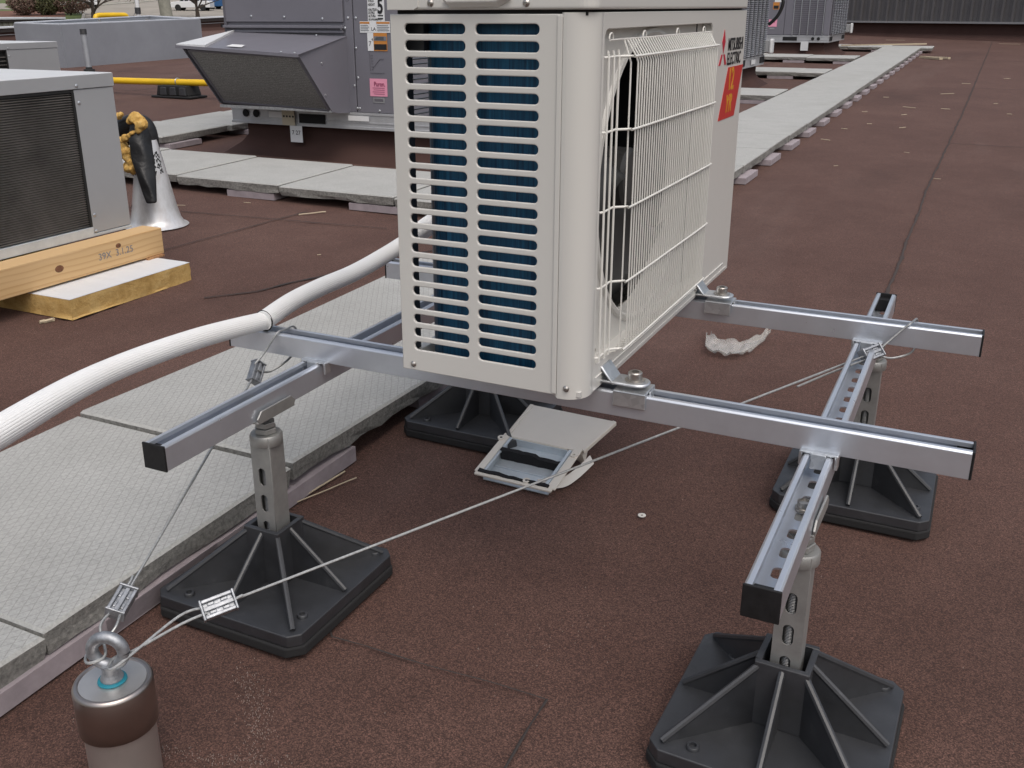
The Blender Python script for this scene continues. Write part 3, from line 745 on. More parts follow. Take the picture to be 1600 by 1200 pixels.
# coil, bent round the rear corner
mb = ub(); pth = []
ys_, xr_, rad = -.055, -.625, .070
outer = [(xb-.022, ys_), (xr_+rad, ys_)] ; innr = [(xb-.022, ys_+.022), (xr_+rad, ys_+.022)]
for i in range(1, 9):
    a = R(-90 - 90*i/8); cxx, cyy = xr_+rad, ys_+rad
    outer.append((cxx+rad*math.cos(a), cyy+rad*math.sin(a))); innr.append((cxx+(rad-.022)*math.cos(a), cyy+(rad-.022)*math.sin(a)))
outer.append((xr_, .70)); innr.append((xr_+.022, .70))
poly = outer + innr[::-1]
n = len(outer); vs = [(x, y, zb+.012) for x, y in outer+innr] + [(x, y, zt-.010) for x, y in outer+innr]; N = 2*n; fs = []
for i in range(n-1): fs += [(i, i+1, N+i+1, N+i), (n+i, N+n+i, N+n+i+1, n+i+1), (i, n+i, n+i+1, i+1), (N+i, N+i+1, N+n+i+1, N+n+i)]
fs += [(0, N, N+n, n), (n-1, N-1, 2*N-1, N+n-1)]
mb.add(vs, fs); ubuild(mb, 'coil', BLUE, smooth=True, angle=50)
mb = ub(); mb.box(xa+.0015, xa+.0075, yu+.007, -.030, zb+.01, zt-.004); mb.box(xa+.002, xa+.040, -.050, -.030, .972, zt-.006); ubuild(mb, 'shaded_flange_block', BLACKP)  # rear flange strip painted black for its shade; upper block is black plastic
mb = ub()
for k in range(20): mb.tube([(xa+.001, -.028, .875+.0076*k), (xa+.001, .74, .875+.0076*k)], .0013, 6)
ubuild(mb, 'rear_guard', SCREW)
mb = ub(); mb.box(xa-.001, xa+.003, .70, yr-.004, zb, zt); mb.box(xa-.001, xa+.014, yu+.01, .70, zb, zb+.022); ubuild(mb, 'rear_panel', CREAM)
# wire guard: three flat wires, then the bowed field
mb = ub(); bx = xb + .023; wr = .00138
for y in (-.0225, -.001, .0205): mb.tube([(xb+.004, y, .510), (xb+.004, y, .968), (xb+.002, y, .976)], .0018, 6)
nw = 41
for k in range(nw):
    y = .0385 + k*(.520-.0385)/(nw-1); o_ = bx
    if k == 0: o_ = xb + .016
    elif k == nw-1: o_ = xb + .020
    mb.tube([(xb-.001, y, .4995 if False else .507), (o_-.006, y, .511), (o_, y, .520), (o_, y, .958), (o_-.003, y, .966), (xb+.004, y, .990)], wr, 6)
for z in (.9670, .8630, .7470, .6300, .5180):
    zz = z
    mb.tube(smooth_path([(xb-.001, -.029, zz), (xb+.0025, -.022, zz), (xb+.0027, .004, zz), (xb+.0032, .020, zz), (bx-.002, .036, zz), (bx+.0024, .048, zz), (bx+.0024, .27, zz), (bx+.0024, .49, zz), (bx-.001, .520, zz), (xb+.010, .528, zz), (xb-.003, .530, zz)], 3), .0019, 6)
mb.tube([(xb+.004, -.02, .990), (xb+.004, .53, .990)], wr*1.1, 6)
for y in (.0, .15, .33, .50): mb.torus(.008, wr, 10, 6, T(xb-.002, y, .9915) @ Matrix.Rotation(R(90), 4, 'Z'), 0, math.pi)
ubuild(mb, 'fan_guard', CREAMW, smooth=True, angle=60)
# maker's mark, lettering and warranty sticker on the front
FM = UO @ frame((xb+.0004, 0, 0), (0, 1, 0), (0, 0, 1))
def flat(name, poly, mat, lift=0.0): 
    M = FM @ T(0, 0, lift); b = MB(); b.prism(poly, -.0003, .0004, 'z', M); return b.build(name, mat, unit)
cxl, czl = .6475, .9475
s_ = .0262
flat('emblem', [(cxl, czl-.002), (cxl+.0125, czl+.021), (cxl, czl+.044), (cxl-.0125, czl+.021)], LRED)
flat('emblem', [(cxl-.003, czl-.003), (cxl-.0135, czl-.003), (cxl-.031, czl-.0235), (cxl-.0165, czl-.0235)], LRED)
flat('emblem', [(cxl+.003, czl-.003), (cxl+.0165, czl-.0235), (cxl+.031, czl-.0235), (cxl+.0135, czl-.003)], LRED)
text('lettering', 'MITSUBISHI', .0340, PBLACK, unit, FM @ T(.684, .9505, .0003), sx=.76, bold=.0006)
text('lettering', 'ELECTRIC', .0340, PBLACK, unit, FM @ T(.683, .9225, .0003), sx=.80, bold=.0006)
flat('sticker', [(.699, .917), (.829, .917), (.778, .814), (.643, .814)], PRED)
text('lettering', '12', .062, PGOLD, unit, FM @ T(.705, .872, .0006), sx=.80, bold=.0012)
text('lettering', 'YR', .050, PGOLD, unit, FM @ T(.690, .827, .0006) @ Matrix(((1, .35, 0, 0), (0, 1, 0, 0), (0, 0, 1, 0), (0, 0, 0, 1))), sx=.9, bold=.001)
# feet brackets and bolts
for yy in (.020, .575):
    b = ub()
    out = [(-.3000, yy-.021), (-.268, yy-.021)] + [(-.268+.021*math.sin(R(a)), yy-.021*math.cos(R(a))) for a in range(15, 180, 15)] + [(-.268, yy+.021), (-.3000, yy+.021)]
    b.prism(out, zr+.0035+.008, zr+.0125+.004, 'z'); b.box(-.42, -.300, yy-.021, yy+.021, zr+.0115, zr+.0165)
    b.add([(-.300, yy-.021, zr+.012), (-.300, yy+.021, zr+.012), (-.322, yy+.021, zr+.040), (-.322, yy-.021, zr+.040), (-.304, yy-.021, zr+.010), (-.304, yy+.021, zr+.010), (-.326, yy+.021, zr+.038), (-.326, yy-.021, zr+.038)],
          [(0,1,2,3), (7,6,5,4), (0,4,5,1), (1,5,6,2), (2,6,7,3), (3,7,4,0)])
    ubuild(b, 'foot_bracket', GALV, bevel=.0022, smooth=True, angle=40)
    b = ub(); b.box(-.300, -.246, yy-.0265, yy+.0265, zr+.0008, zr+.0050)
    for s in (-1, 1): b.box(-.300, -.246, yy+s*.0248-.0017, yy+s*.0248+.0017, zr-.022, zr+.0048)
    b.box(-.2455, -.242, yy-.010, yy+.010, zr-.015, zr+.0048)
    ubuild(b, 'rail_clamp', GALV, bevel=.0018)
    b = MB(); M = UO @ T(-.272, yy, zr+.0165); b.lathe([(.0165, 0), (.0165, .002), (.0115, .0025), (.0115, .0135), (.0100, .0150), (.0062, .0150), (.0062, .008)], 24, M); b.build('bolt', SCREW, unit, smooth=True, angle=30)

# ------------------------------------------------------------------ insulated line set (white ribbed wrap)
hose_pts = [(-.90, -1.20, .42), (-.952, -.82, .462), (-.992, -.575, .483), (-1.022, -.372, .491), (-1.024, -.161, .486), (-1.002, .012, .476)]
def ribbed(a):
    return 1.0 - (.030 if math.cos(a*30) < -.55 else 0)
def hose(label, pts, r, ncyc=0):
    t = thing('line_set_hose', label, 'insulated hose', pts[0], group='white insulated line set')
    P = smooth_path(pts, 8); b = MB(); b.tube([Vector(p) - Vector(pts[0]) for p in P], r, 180, prof=ribbed)
    b.build('wrap', HOSE, t, smooth=True, angle=80); return t
h1 = hose('white ribbed insulated hose from the left frame edge to the near rail end', hose_pts, [.0225]*17 + [.0225 - .0030*i/8 for i in range(8)] + [.0195 - .0010*i/8 for i in range(8)] + [.0185 - .0015*i/8 for i in range(8)])
h2p = [(-.998, -.002, .479), (-1.012, .10, .487), (-1.022, .21, .488), (-1.026, .34, .488), (-1.014, .46, .506), (-.975, .58, .545), (-.93, .70, .575), (-.85, .86, .60)]
h2 = hose('white ribbed insulated hose from the black tie to behind the cream unit', h2p, .0185)
b = MB(); b.tube([Vector(p)-Vector(h2.location) for p in ((-.985, .49, .535), (-.93, .60, .59), (-.86, .72, .63), (-.78, .86, .65))], .018, 180, prof=ribbed); b.build('branch', HOSE, h2, smooth=True, angle=80)
dirv = (Vector(hose_pts[-1]) - Vector(hose_pts[-2])).normalized()
b = MB(); Mt = frame((-1.000, -.000, .493), (1, 0, 0), (0, 0, 1)); b.torus(.0195, .0015, 32, 8, Matrix.Translation((-1.000, .001, .478)))
tag(b.build('cable_tie', TIE, smooth=True), 'black cable tie around the white hose at the near rail end', 'cable tie')

# ------------------------------------------------------------------ anchor post with eyebolt
ax, ay, azt = -.787, -.622, .172
anc = thing('anchor_post', 'round stainless anchor post with eyebolt and blue washer at lower left', 'anchor post', (ax, ay, rz(ax, ay)))
b = MB(); b.lathe([(.0475, 0), (.0475, azt-.02)], 48); b.build('post', STAIN, anc, smooth=True)
b = MB(); b.lathe([(.0515, azt-.070), (.0528, azt-.069), (.0528, azt-.005), (.0510, azt-.0008), (.0480, azt+.0010), (.0450, azt-.0004), (.0435, azt-.0020)], 56); b.build('cap', STAIN2, anc, smooth=True, angle=60)
b = MB(); b.prism(circ(0, 0, .0442, 48), azt-.0030, azt-.0012, 'z'); b.build('cap_top', STAIN, anc, smooth=True)
b = MB(); b.lathe([(.0185, azt-.0010), (.0195, azt), (.0185, azt+.0022), (.0, azt+.0022)], 32); b.build('washer', TEAL, anc, smooth=True)
er = Matrix.Rotation(R(22), 4, 'Z')
b = MB(); b.torus(.0220, .0084, 36, 14, T(0, 0, azt+.046) @ er)
b.lathe([(.0150, azt+.0022), (.0155, azt+.005), (.0125, azt+.010), (.0115, azt+.018), (.0125, azt+.026)], 24)
b.build('eyebolt', GALV_D, anc, smooth=True, angle=70)
eye = Vector((ax, ay, rz(ax, ay) + azt + .046))

# ------------------------------------------------------------------ wire ropes and their grippers
def twist_rope(b, pts, r=.0023, n=8):
    b.tube(pts, r, n)
def gripper(label, loc, d, roll=0.0, s=1.0):
    """zinc cable gripper: open cast body with end flanges, rope runs along local x"""
    d = Vector(d).normalized(); up = Vector((0, 0, 1)); up = (up - d*up.dot(d)).normalized()
    M = frame(loc, d, up) @ Matrix.Rotation(R(roll - 90), 4, 'X') @ Matrix.Diagonal((s, s, s, 1))
    t = thing('cable_gripper', label, 'cable clamp', (0, 0, 0), group='zinc cable grippers')
    t.location = loc; t.rotation_euler = M.to_euler()
    b = MB(); L, w, h = .0225, .0135, .0085
    b.box(-L, -L+.003, -w, w, -h-.0015, h+.0015); b.box(L-.003, L, -w, w, -h-.0015, h+.0015)
    b.box(-L+.003, L-.003, -w+.001, -w+.0055, -h, h); b.box(-L+.003, L-.003, w-.0055, w-.001, -h, h)
    b.box(-L+.003, L-.003, -.0030, .0030, -h+.001, h-.001); b.box(-L+.003, L-.003, -w+.005, w-.005, -.003, .003)
    b.v = [tuple(Vector(v)*s) for v in b.v]
    b.build('body', GALV_D, t, bevel=.0011)
    b = MB()
    for x_ in (-.0085, .0085): b.box(x_-.0045, x_+.0045, .0032, .0078, -.0052, .0052); b.box(x_-.0045, x_+.0045, -.0078, -.0032, -.0052, .0052)
    b.v = [tuple(Vector(v)*s) for v in b.v]
    b.build('wedge', GALV_D, t, bevel=.0012)
    return t
def rope(label, segs, loc):
    t = thing('steel_cable', label, 'cable', loc, group='galvanised hold-down cables')
    for i, pts in enumerate(segs):
        b = MB(); b.tube([Vector(p) - Vector(loc) for p in pts], .0021, 8); b.build('cable_strand' if i == 0 else 'cable_loop', WIRE, t, smooth=True)
    return t
nC = Vector((-.990, -.045, .3915)); fC = Vector((.0360, .520, .407))
g1 = eye + (nC-eye)*.115 + Vector((-.018, .002, .004)); g2 = eye + (fC-eye)*.110 + Vector((-.006, .0, .0)) 
ringL = eye + Vector((-.020, -.006, -.004)); ringR = eye + Vector((.020, .006, -.006))
d1 = (nC-g1).normalized(); d2 = (fC-g2).normalized()
s1 = d1.cross(Vector((0, 0, 1))).normalized(); s2 = d2.cross(Vector((0, 0, 1))).normalized()
rope('steel cable from the anchor eyebolt up to the left end of the near rail', [
    [g1 + d1*.02, nC],
    smooth_path([g1 - d1*.018 + s1*.007, g1 - d1*.045 + s1*.012, ringL + Vector((-.004, .016, .002)), ringL + Vector((-.012, -.002, -.006)), ringL + Vector((.002, -.014, -.008)), ringL + Vector((.014, .006, -.004)), g1 - d1*.045 - s1*.010, g1 - d1*.018 - s1*.007], 6),
    smooth_path([g1 + d1*.02 - s1*.007, g1 + d1*.036 - s1*.005, g1 + d1*.048 - s1*.006], 4),
    smooth_path([nC + Vector((0, -.002, .016)), Vector((-.985, -.022, .425)), Vector((-.972, -.0065, .452)), Vector((-.968, .004, .4605)), Vector((-.966, .020, .4600)), Vector((-.965, .040, .4605)), Vector((-.965, .0505, .450)), Vector((-.966, .0515, .420)), Vector((-.968, .040, .404)), Vector((-.972, .010, .392)), Vector((-.982, -.02, .385)), nC + Vector((.006, -.004, .006))], 5)], eye)
rope('steel cable from the anchor eyebolt across to the far right rail', [
    [g2 + d2*.02, fC],
    smooth_path([g2 - d2*.018 + s2*.007, g2 - d2*.055 + s2*.010, ringR + Vector((.004, .016, 0)), ringR + Vector((-.008, .012, -.004)), ringR + Vector((-.014, -.008, -.006)), ringR + Vector((.002, -.016, -.006)), g2 - d2*.055 - s2*.010, g2 - d2*.018 - s2*.007], 6),
    smooth_path([g2 + d2*.02 + s2*.007 + Vector((0, 0, .004)), g2 + d2*.034 + s2*.006 + Vector((0, 0, .006))], 3),
    smooth_path([fC - d2*.016 + Vector((.004, -.003, -.006)), fC - d2*.10 + Vector((.002, -.001, -.006)), fC - d2*.19 + Vector((.002, -.001, -.008))], 4),
    smooth_path([fC + d2*.016, Vector((.066, .548, .432)), Vector((.084, .5585, .452)), Vector((.094, .564, .4615)), Vector((.098, .58, .4620)), Vector((.103, .606, .4610)), Vector((.105, .613, .448)), Vector((.107, .612, .420)), Vector((.108, .60, .408)), Vector((.100, .57, .400)), Vector((.07, .54, .396)), fC + d2*.016 + Vector((.002, -.004, -.006))], 5)], eye)
gripper('zinc cable gripper above the eyebolt in front of the pavers', g1, d1, 20, 1.05)
gripper('zinc cable gripper in front of the nearest left foot', g2, d2, 48, 1.1)
gripper('small zinc cable gripper hanging under the left end of the near rail', nC, d1 + Vector((.0, .0, .5)), 60, .95)
gripper('zinc cable gripper at the crossing of the far rail and right channel', fC, d2, 50, 1.0)

# ------------------------------------------------------------------ loose valve cover lying upside down
cov = thing('valve_cover', 'loose cream valve cover lying upside down with zinc tray and black foam strips', 'cover', (-.764, .400, .033))
A, B, C, D = Vector((-.764, .400, .036)), Vector((-.577, .397, .034)), Vector((-.510, .681, .092)), Vector((-.724, .691, .094))
cx_ = (B-A).normalized(); cyv = ((D-A)+(C-B))/2; Mc = frame((0, 0, 0), cx_, cyv)
W_ = .192; LL = .300
def cb(mb, name, mat, **k): return mb.build(name, mat, cov, **k)
def cbox(mb, x0, x1, y0, y1, z0, z1): return mb.box(x0, x1, y0, y1, z0, z1, Mc)
b = MB()
# flange rim round the tray
cbox(b, 0, W_, -.004, .006, -.004, .002); cbox(b, -.004, .014, .006, .165, -.003, .002); cbox(b, W_-.014, W_+.006, .006, .165, -.003, .002)
cbox(b, 0, .010, .165, LL, -.012, .002); b.prism([(W_+.004, .165), (W_+.012, .160), (W_+.040, LL-.004), (W_+.030, LL)], -.008, .003, 'z', Mc)
b.prism([(.010, .158), (W_+.004, .158), (W_+.032, LL), (.010, LL)], -.003, .0005, 'z', Mc)
cb(b, 'cover_shell', COVM, bevel=.0015)
b = MB(); vs = [(W_-.028, .150, -.002), (W_+.004, .160, -.002), (W_+.004, .235, -.002), (W_-.008, .18, -.052), (W_+.004, .18, -.050), (W_-.002, .225, -.02)]
b.add(vs, [(0,1,2), (0,3,4,1), (1,4,5,2), (0,2,5,3), (3,5,4)], Mc); b.box(.018, W_-.03, .1565, .160, -.026, -.001, Mc); cb(b, 'cover_boss', COVM, bevel=.001)
b = MB(); cbox(b, .014, W_-.014, .010, .156, -.024, -.022); cbox(b, .014, .0155, .010, .156, -.022, .0); cbox(b, W_-.0155, W_-.014, .010, .156, -.022, .0); cbox(b, .0155, W_-.0155, .154, .156, -.022, -.003)
cbox(b, .016, W_-.016, .062, .0640, -.022, -.0180); cbox(b, .0165, .022, .012, .152, -.002, .0025); cbox(b, W_-.023, W_-.016, .012, .152, -.002, .0025)
cb(b, 'zinc_tray', TRAY, bevel=.0008)
b = MB(); b.tube([Mc @ Vector(q) for q in ((.075, .128, -.0215), (.115, .138, -.0215), (.140, .125, -.0215), (.128, .118, -.0215))], .0010, 6); cb(b, 'pressed_arrow', TRAY)
def felt(x0, x1, y0, y1, z0, z1):
    b = MB(); n = 14; vs = []
    for i in range(n+1):
        x = x0 + (x1-x0)*i/n
        for (yy, zz) in ((y0, z0), (y1, z0), (y1, z1), (y0, z1)): vs.append((x, yy + random.uniform(-.0012, .0012), zz + (random.uniform(-.0015, .0015) if zz == z1 else 0) - (.006 if zz == z1 and i > n*.6 and y0 > .05 else 0)))
    fs = [(0,1,2,3), tuple(n*4+k for k in (3,2,1,0))]
    for i in range(n): fs += [(i*4+k, (i+1)*4+k, (i+1)*4+(k+1) % 4, i*4+(k+1) % 4) for k in range(4)]
    b.add(vs, fs, Mc); cb(b, 'foam_strip', FELT)
felt(.018, W_-.022, .094, .106, -.0215, .006); felt(.006, W_-.010, .004, .013, -.006, .005)
for x_, y_ in ((-.002, .140), (W_-.003, .135), (W_*.66, .010)):
    b = MB(); b.lathe([(.0085, .0), (.0085, .0045), (.0036, .0045), (.0036, .001)], 18, Mc @ T(x_, y_, .001)); cb(b, 'screw_lug', COVM, smooth=True, angle=30)
b = MB(); b.prism(circ(0, 0, .0034, 12), .0028, .0040, 'z', Mc @ T(-.002, .140, .0)); cb(b, 'screw_hole', VOID)
text('lettering', 'A390', .022, TRAY, cov, Mc @ T(.125, .046, -.0218) @ Matrix.Rotation(math.pi, 4, 'Z'), ext=.0006)
b = MB(); P = smooth_path([(-.615, .425, .016), (-.575, .455, .012), (-.553, .492, .022), (-.535, .545, .040)], 6); vs = []; fs = []
for i, q in enumerate(P):
    q = Vector(q); q.z += rz(q.x, q.y) - .004; vs += [tuple(q + Vector((-.006, .004, .010))), tuple(q + Vector((.008, -.006, -.004)))]
for i in range(len(P)-1): fs.append((i*2, i*2+1, i*2+3, i*2+2))
b.add(vs, fs); o = b.build('plastic_strip', NM('strip_white', (.62,.60,.57), .4).m); s_m = o.modifiers.new('t', 'SOLIDIFY'); s_m.thickness = .001
tag(o, 'curled white plastic strip poking out from the loose cover', 'strip')

# ------------------------------------------------------------------ small litter on the roof
b = MB(); b.lathe([(.0030, 0), (.0085, 0), (.0085, .0014), (.0030, .0014), (.0030, 0)], 24, caps=False)
o = b.build('washer', NM('washer_white', (.68,.66,.62), .4).m, smooth=True, angle=30); o.location = (-.369, .415, rz(-.369, .415)+.001); tag(o, 'small pale washer lying alone on the brown roof', 'washer')
b = MB(); vs = []; fs = []
lo = smooth_path([(-.543,1.60,0),(-.515,1.47,0),(-.47,1.43,0),(-.43,1.43,0),(-.40,1.455,0),(-.385,1.50,0),(-.365,1.62,0),(-.352,1.66,0)], 4)
up_ = smooth_path([(-.537,1.615,0),(-.505,1.55,0),(-.475,1.548,0),(-.44,1.545,0),(-.42,1.56,0),(-.405,1.59,0),(-.38,1.665,0),(-.368,1.695,0)], 4)
P = lo
for i, (q, w_) in enumerate(zip(lo, up_)):
    for k in range(9):
        pt = q.lerp(w_, k/8); z = .004 + .030*abs(noise.noise(Vector((pt.x*38, pt.y*12, 2)))) + .010*abs(noise.noise(Vector((pt.x*90, pt.y*60, 7)))) + (.012 if k in (0, 8) else 0) + .02*max(0, i/len(lo)-.7)
        vs.append((pt.x + .006*noise.noise(pt*30), pt.y + .01*noise.noise(pt*45), rz(pt.x, pt.y)+z))
for i in range(len(P)-1):
    for k in range(8): fs.append((i*9+k, i*9+k+1, (i+1)*9+k+1, (i+1)*9+k))
b.add(vs, fs); o = b.build('plastic_film', FILM, smooth=True, angle=80); sm = o.modifiers.new('t', 'SOLIDIFY'); sm.thickness = .0006
tag(o, 'crumpled clear plastic film lying on the roof beyond the near rail', 'plastic film')
def splinter(label, x0, y0, x1, y1, w=.004, mat=STRAW, name='wood_splinter', cat='splinter', h=.004):
    b = MB(); n = 6; P = [(x0+(x1-x0)*i/n, y0+(y1-y0)*i/n + w*.8*math.sin(i*1.7), rz(x0+(x1-x0)*i/n, y0) + h + rz(0, y1-y0)*i/n) for i in range(n+1)]
    b.tube([Vector(p) - Vector(P[0]) for p in P], w*.5, 5); o = b.build(name, mat); o.location = P[0]
    return tag(o, label, cat, 'wood splinters scattered on the roof' if name == 'wood_splinter' else None)
splinter('wavy pale straw strand lying against the diamond pavers', -1.070, .10, -1.052, .30, .0045, name='straw_strand', cat='straw')
splinter('straighter straw strand beside the wavy one near the diamond pavers', -1.062, .13, -1.010, .285, .003, name='straw_strand', cat='straw')
splinter('dry brown leaf stem in front of the yellow foam board', -2.60, .745, -2.58, .79, .012, name='leaf_stem', cat='leaf')
splinter('pale splinter on the roof in front of the hooded unit pavers', -2.85, 2.50, -2.77, 2.62, .006)
sl = [(-.869, 9.872, .07), (-.482, 7.346, .09), (-.262, 8.987, .10), (-.60, 9.0, .16), (-.75, 7.5, .05), (-.95, 6.4, .10), (-.9, 7.1, .06), (-.2, 12, .12), (.25, 13, .1), (.3, 8.8, .05), (-.33, 6.0, .05), (-.68, 5.2, .04), (-.08, 5.0, .05), (-.55, 8.3, .08), (-.35, 10.5, .22), (.1, 22.5, .5), (-2.2, 23.2, .5), (-.9, 8.4, .06), (.18, 9.7, .05), (-3.6, 2.4, .10), (-3.3, 2.62, .05), (-2.0, 2.3, .05), (-2.3, 1.9, .02), (-2.9, 1.2, .02)]
nm_ = ['near the far walkway edge', 'in the open middle of the roof', 'beside the long membrane lap', 'lying crosswise in front of the far wall', 'near the foam pads', 'close to the far crossings']
for i, (x, y, L) in enumerate(sl):
    L *= .8
    a = rr.uniform(-.5, .9); splinter('tiny pale wood splinter on the brown roof', x, y, x + L*math.cos(a), y + L*math.sin(a), .003 + .0025*(y > 6), h=.002)
# pale granule scuffs: loose grit grains as real specks
b = MB()
for i in range(900):
    x = rr.uniform(-4.2, 1.3); y = rr.uniform(-.8, 6)**1.0; s_ = rr.uniform(.0004, .0009)
    if -1.73 < x < -1.06: continue
    z = rz(x, y) + .001; b.add([(x-s_, y-s_, z-.002), (x+s_, y-s_, z-.002), (x, y+s_, z-.002), (x, y, z+s_)], [(0,1,3), (1,2,3), (2,0,3)])
def scuff(pts, w, n):
    for i in range(n):
        k = rr.randrange(len(pts)-1); t_ = rr.random(); x = pts[k][0]+(pts[k+1][0]-pts[k][0])*t_ + rr.gauss(0, w); y = pts[k][1]+(pts[k+1][1]-pts[k][1])*t_ + rr.gauss(0, w)
        s_ = rr.uniform(.0003, .0007); z = rz(x, y) + .0005; b.add([(x-s_, y-s_, z-.002), (x+s_, y-s_, z-.002), (x, y+s_, z-.002), (x, y, z+s_)], [(0,1,3), (1,2,3), (2,0,3)])
scuff([(-.95, -.57), (-.82, -.565), (-.70, -.535), (-.635, -.505)], .007, 260); scuff([(-.80, -.36), (-.72, -.42), (-.66, -.49)], .013, 300); scuff([(-.635, -.505), (-.60, -.50), (-.57, -.56)], .008, 60)
scuff([(-.42, -.11), (-.30, .02)], .03, 50); scuff([(-.20, 1.45), (.02, 1.55)], .03, 120)
tag(b.build('loose_grit', NM('grit', (.33,.27,.235), .85).m), 'loose pale grit scattered over the roof', kind='stuff')
# batten and broken block near the walkway end
o = MB().box(-.02, 1.45, -.012, .012, 0, .022).build('pine_batten', STRAW); o.location = (-2.45, 18.15, rz(-2.45, 18.15)+.10); o.rotation_euler = (0, -.02, .28); tag(o, 'pine batten lying across the farthest paver crossing', 'batten')
for i, (x, y, a, L) in enumerate(((-1.02, 16.9, -.6, .55), (-.93, 16.75, -.9, .40))):
    o = MB().box(0, L, -.03, .03, 0, .03).build('wood_scrap', STRAW); o.location = (x, y, rz(x, y)); o.rotation_euler = (0, 0, a)
    tag(o, ('longer' if i == 0 else 'shorter') + ' pale wood scrap beside the far end of the walkway', 'wood scrap', 'wood scraps by the walkway end')

# ------------------------------------------------------------------ condensing unit on sleepers at left
def condenser(label, x, y, z, y0, Hh, pan, lou_pitch, deep, full=True):
    """face looks to +x; its far right corner at local (0,0); y0 = length towards the camera"""
    t = thing('condensing_unit', label, 'condensing unit', (x, y, z))
    cap = .048
    b = MB(); b.box(-deep, -.004, -y0, -.004, .036, Hh-cap); b.build('cabinet', CAB, t, bevel=.002) if False else None
    b = MB(); b.box(-deep-.002, .002, -y0-.002, .002, Hh-cap, Hh); b.build('top_cover', CABT, t, bevel=.003)
    b = MB(); b.box(-deep-.0035, .0035, -y0-.0035, .0035, Hh-cap-.002, Hh-.0015); b.build('top_rim', CAB, t, bevel=.002)
    b = MB(); b.box(-.03, .0, -pan, .0, .012, Hh-cap-.004); b.build('corner_panel', CAB, t, bevel=.002)
    b = MB(); b.box(-deep, -.032, -.004, .0, .012, Hh-cap-.004); b.box(-deep, -.032, -y0, -y0+.004, .012, Hh-cap-.004); b.box(-deep, -deep+.004, -y0+.005, -.005, .012, Hh-cap-.004); b.build('rear_panels', CAB, t)
    b = MB(); b.box(-.030, .0035, -y0, -pan-.001, .0, .036); b.box(-deep, .0015, -pan, .002, -.001, .010); b.box(-deep, -.031, -y0, -.001, 0, .01); b.build('base_rail', TRAY, t, bevel=.001)
    b = MB(); b.box(-.028, -.022, -y0, -pan-.002, .036, Hh-cap-.004); b.build('louver_backing', LOUVB, t)
    b = MB(); b.box(-.021, .001, -pan-.012, -pan-.001, .037, Hh-cap-.004); b.box(-.021, .0005, -y0, -pan-.012, Hh-cap-.012, Hh-cap-.004); b.build('louver_frame', LOUVB, t)
    nl = int((Hh-cap-.05)/lou_pitch); sm = MB(); sm.prism([(-.013, .001), (-.003, -.0030), (-.0015, -.0010), (-.011, .0026)], -y0+.002, -pan-.013, 'y'); sme = sm.mesh('louver_slat', LOUV)
    for k in range(nl): link('louver_slat', sme, t, loc=(0, 0, .044 + k*lou_pitch))
    for yy, zz in ((-pan+.012, Hh-cap+.010), (-pan+.016, Hh-cap-.050), (-pan+.014, .080), (-pan+.012, .018)):
        screw(x+.001+(.0035 if zz > Hh-cap else 0), y+yy, z+zz, 'x', .0055, t, GALV, off=t.location)
    return t
c1 = condenser('grey condensing unit with fine dark louvres on pine sleepers at left', -2.813, 1.390, .222, 1.6, .590, .185, .0086, 1.0)
c2 = condenser('second grey condensing unit behind the louvred one, only its side panel showing', -7.0, 4.722, rz(-7, 4.7)+.02, 1.5, .63, .50, .03, 1.2)
b = MB(); b.box(-.10, 0, -2.4, 0, 0, .103)
sl1 = thing('wood_sleeper', 'pine sleeper with stamped figures and a knot under the grey louvred unit', 'wood beam', (-2.700, 1.436, .118), .0)
b.build('beam', PINE, sl1, bevel=.003)
text('stamp', '39X  3.1.25', .036, PGREY, sl1, frame((.0008, -.325, .042), (0, 1, 0), (0, 0, 1)), sx=1.0)
for yy, zz, s_ in ((-.50, .052, 1.0), (-.225, .078, .7)):
    b = MB(); b.lathe([(.017*s_, 0), (.015*s_, .0006), (.006*s_, .0009), (0, .0009)], 20, frame((0, yy, zz), (0, 1, 0), (0, 0, 1)) @ Matrix.Diagonal((1.1, .75, 1, 1))); b.build('knot', KNOT, sl1, smooth=True)
b = MB(); b.box(-.10, 0, -2.4, 0, 0, .103); o = b.build('wood_sleeper', PINE, bevel=.003); o.location = (-3.55, 1.436, .118); tag(o, 'second pine sleeper under the back of the grey louvred unit', 'wood beam')
b = MB(); b.box(-2.800+2.74, 0, -.085, .0, 0, .008); o = b.build('osb_shim', OSB); o.location = (-2.690, 1.425, .1095); tag(o, 'small chipboard shim between the pine sleeper and the foam board', 'shim')
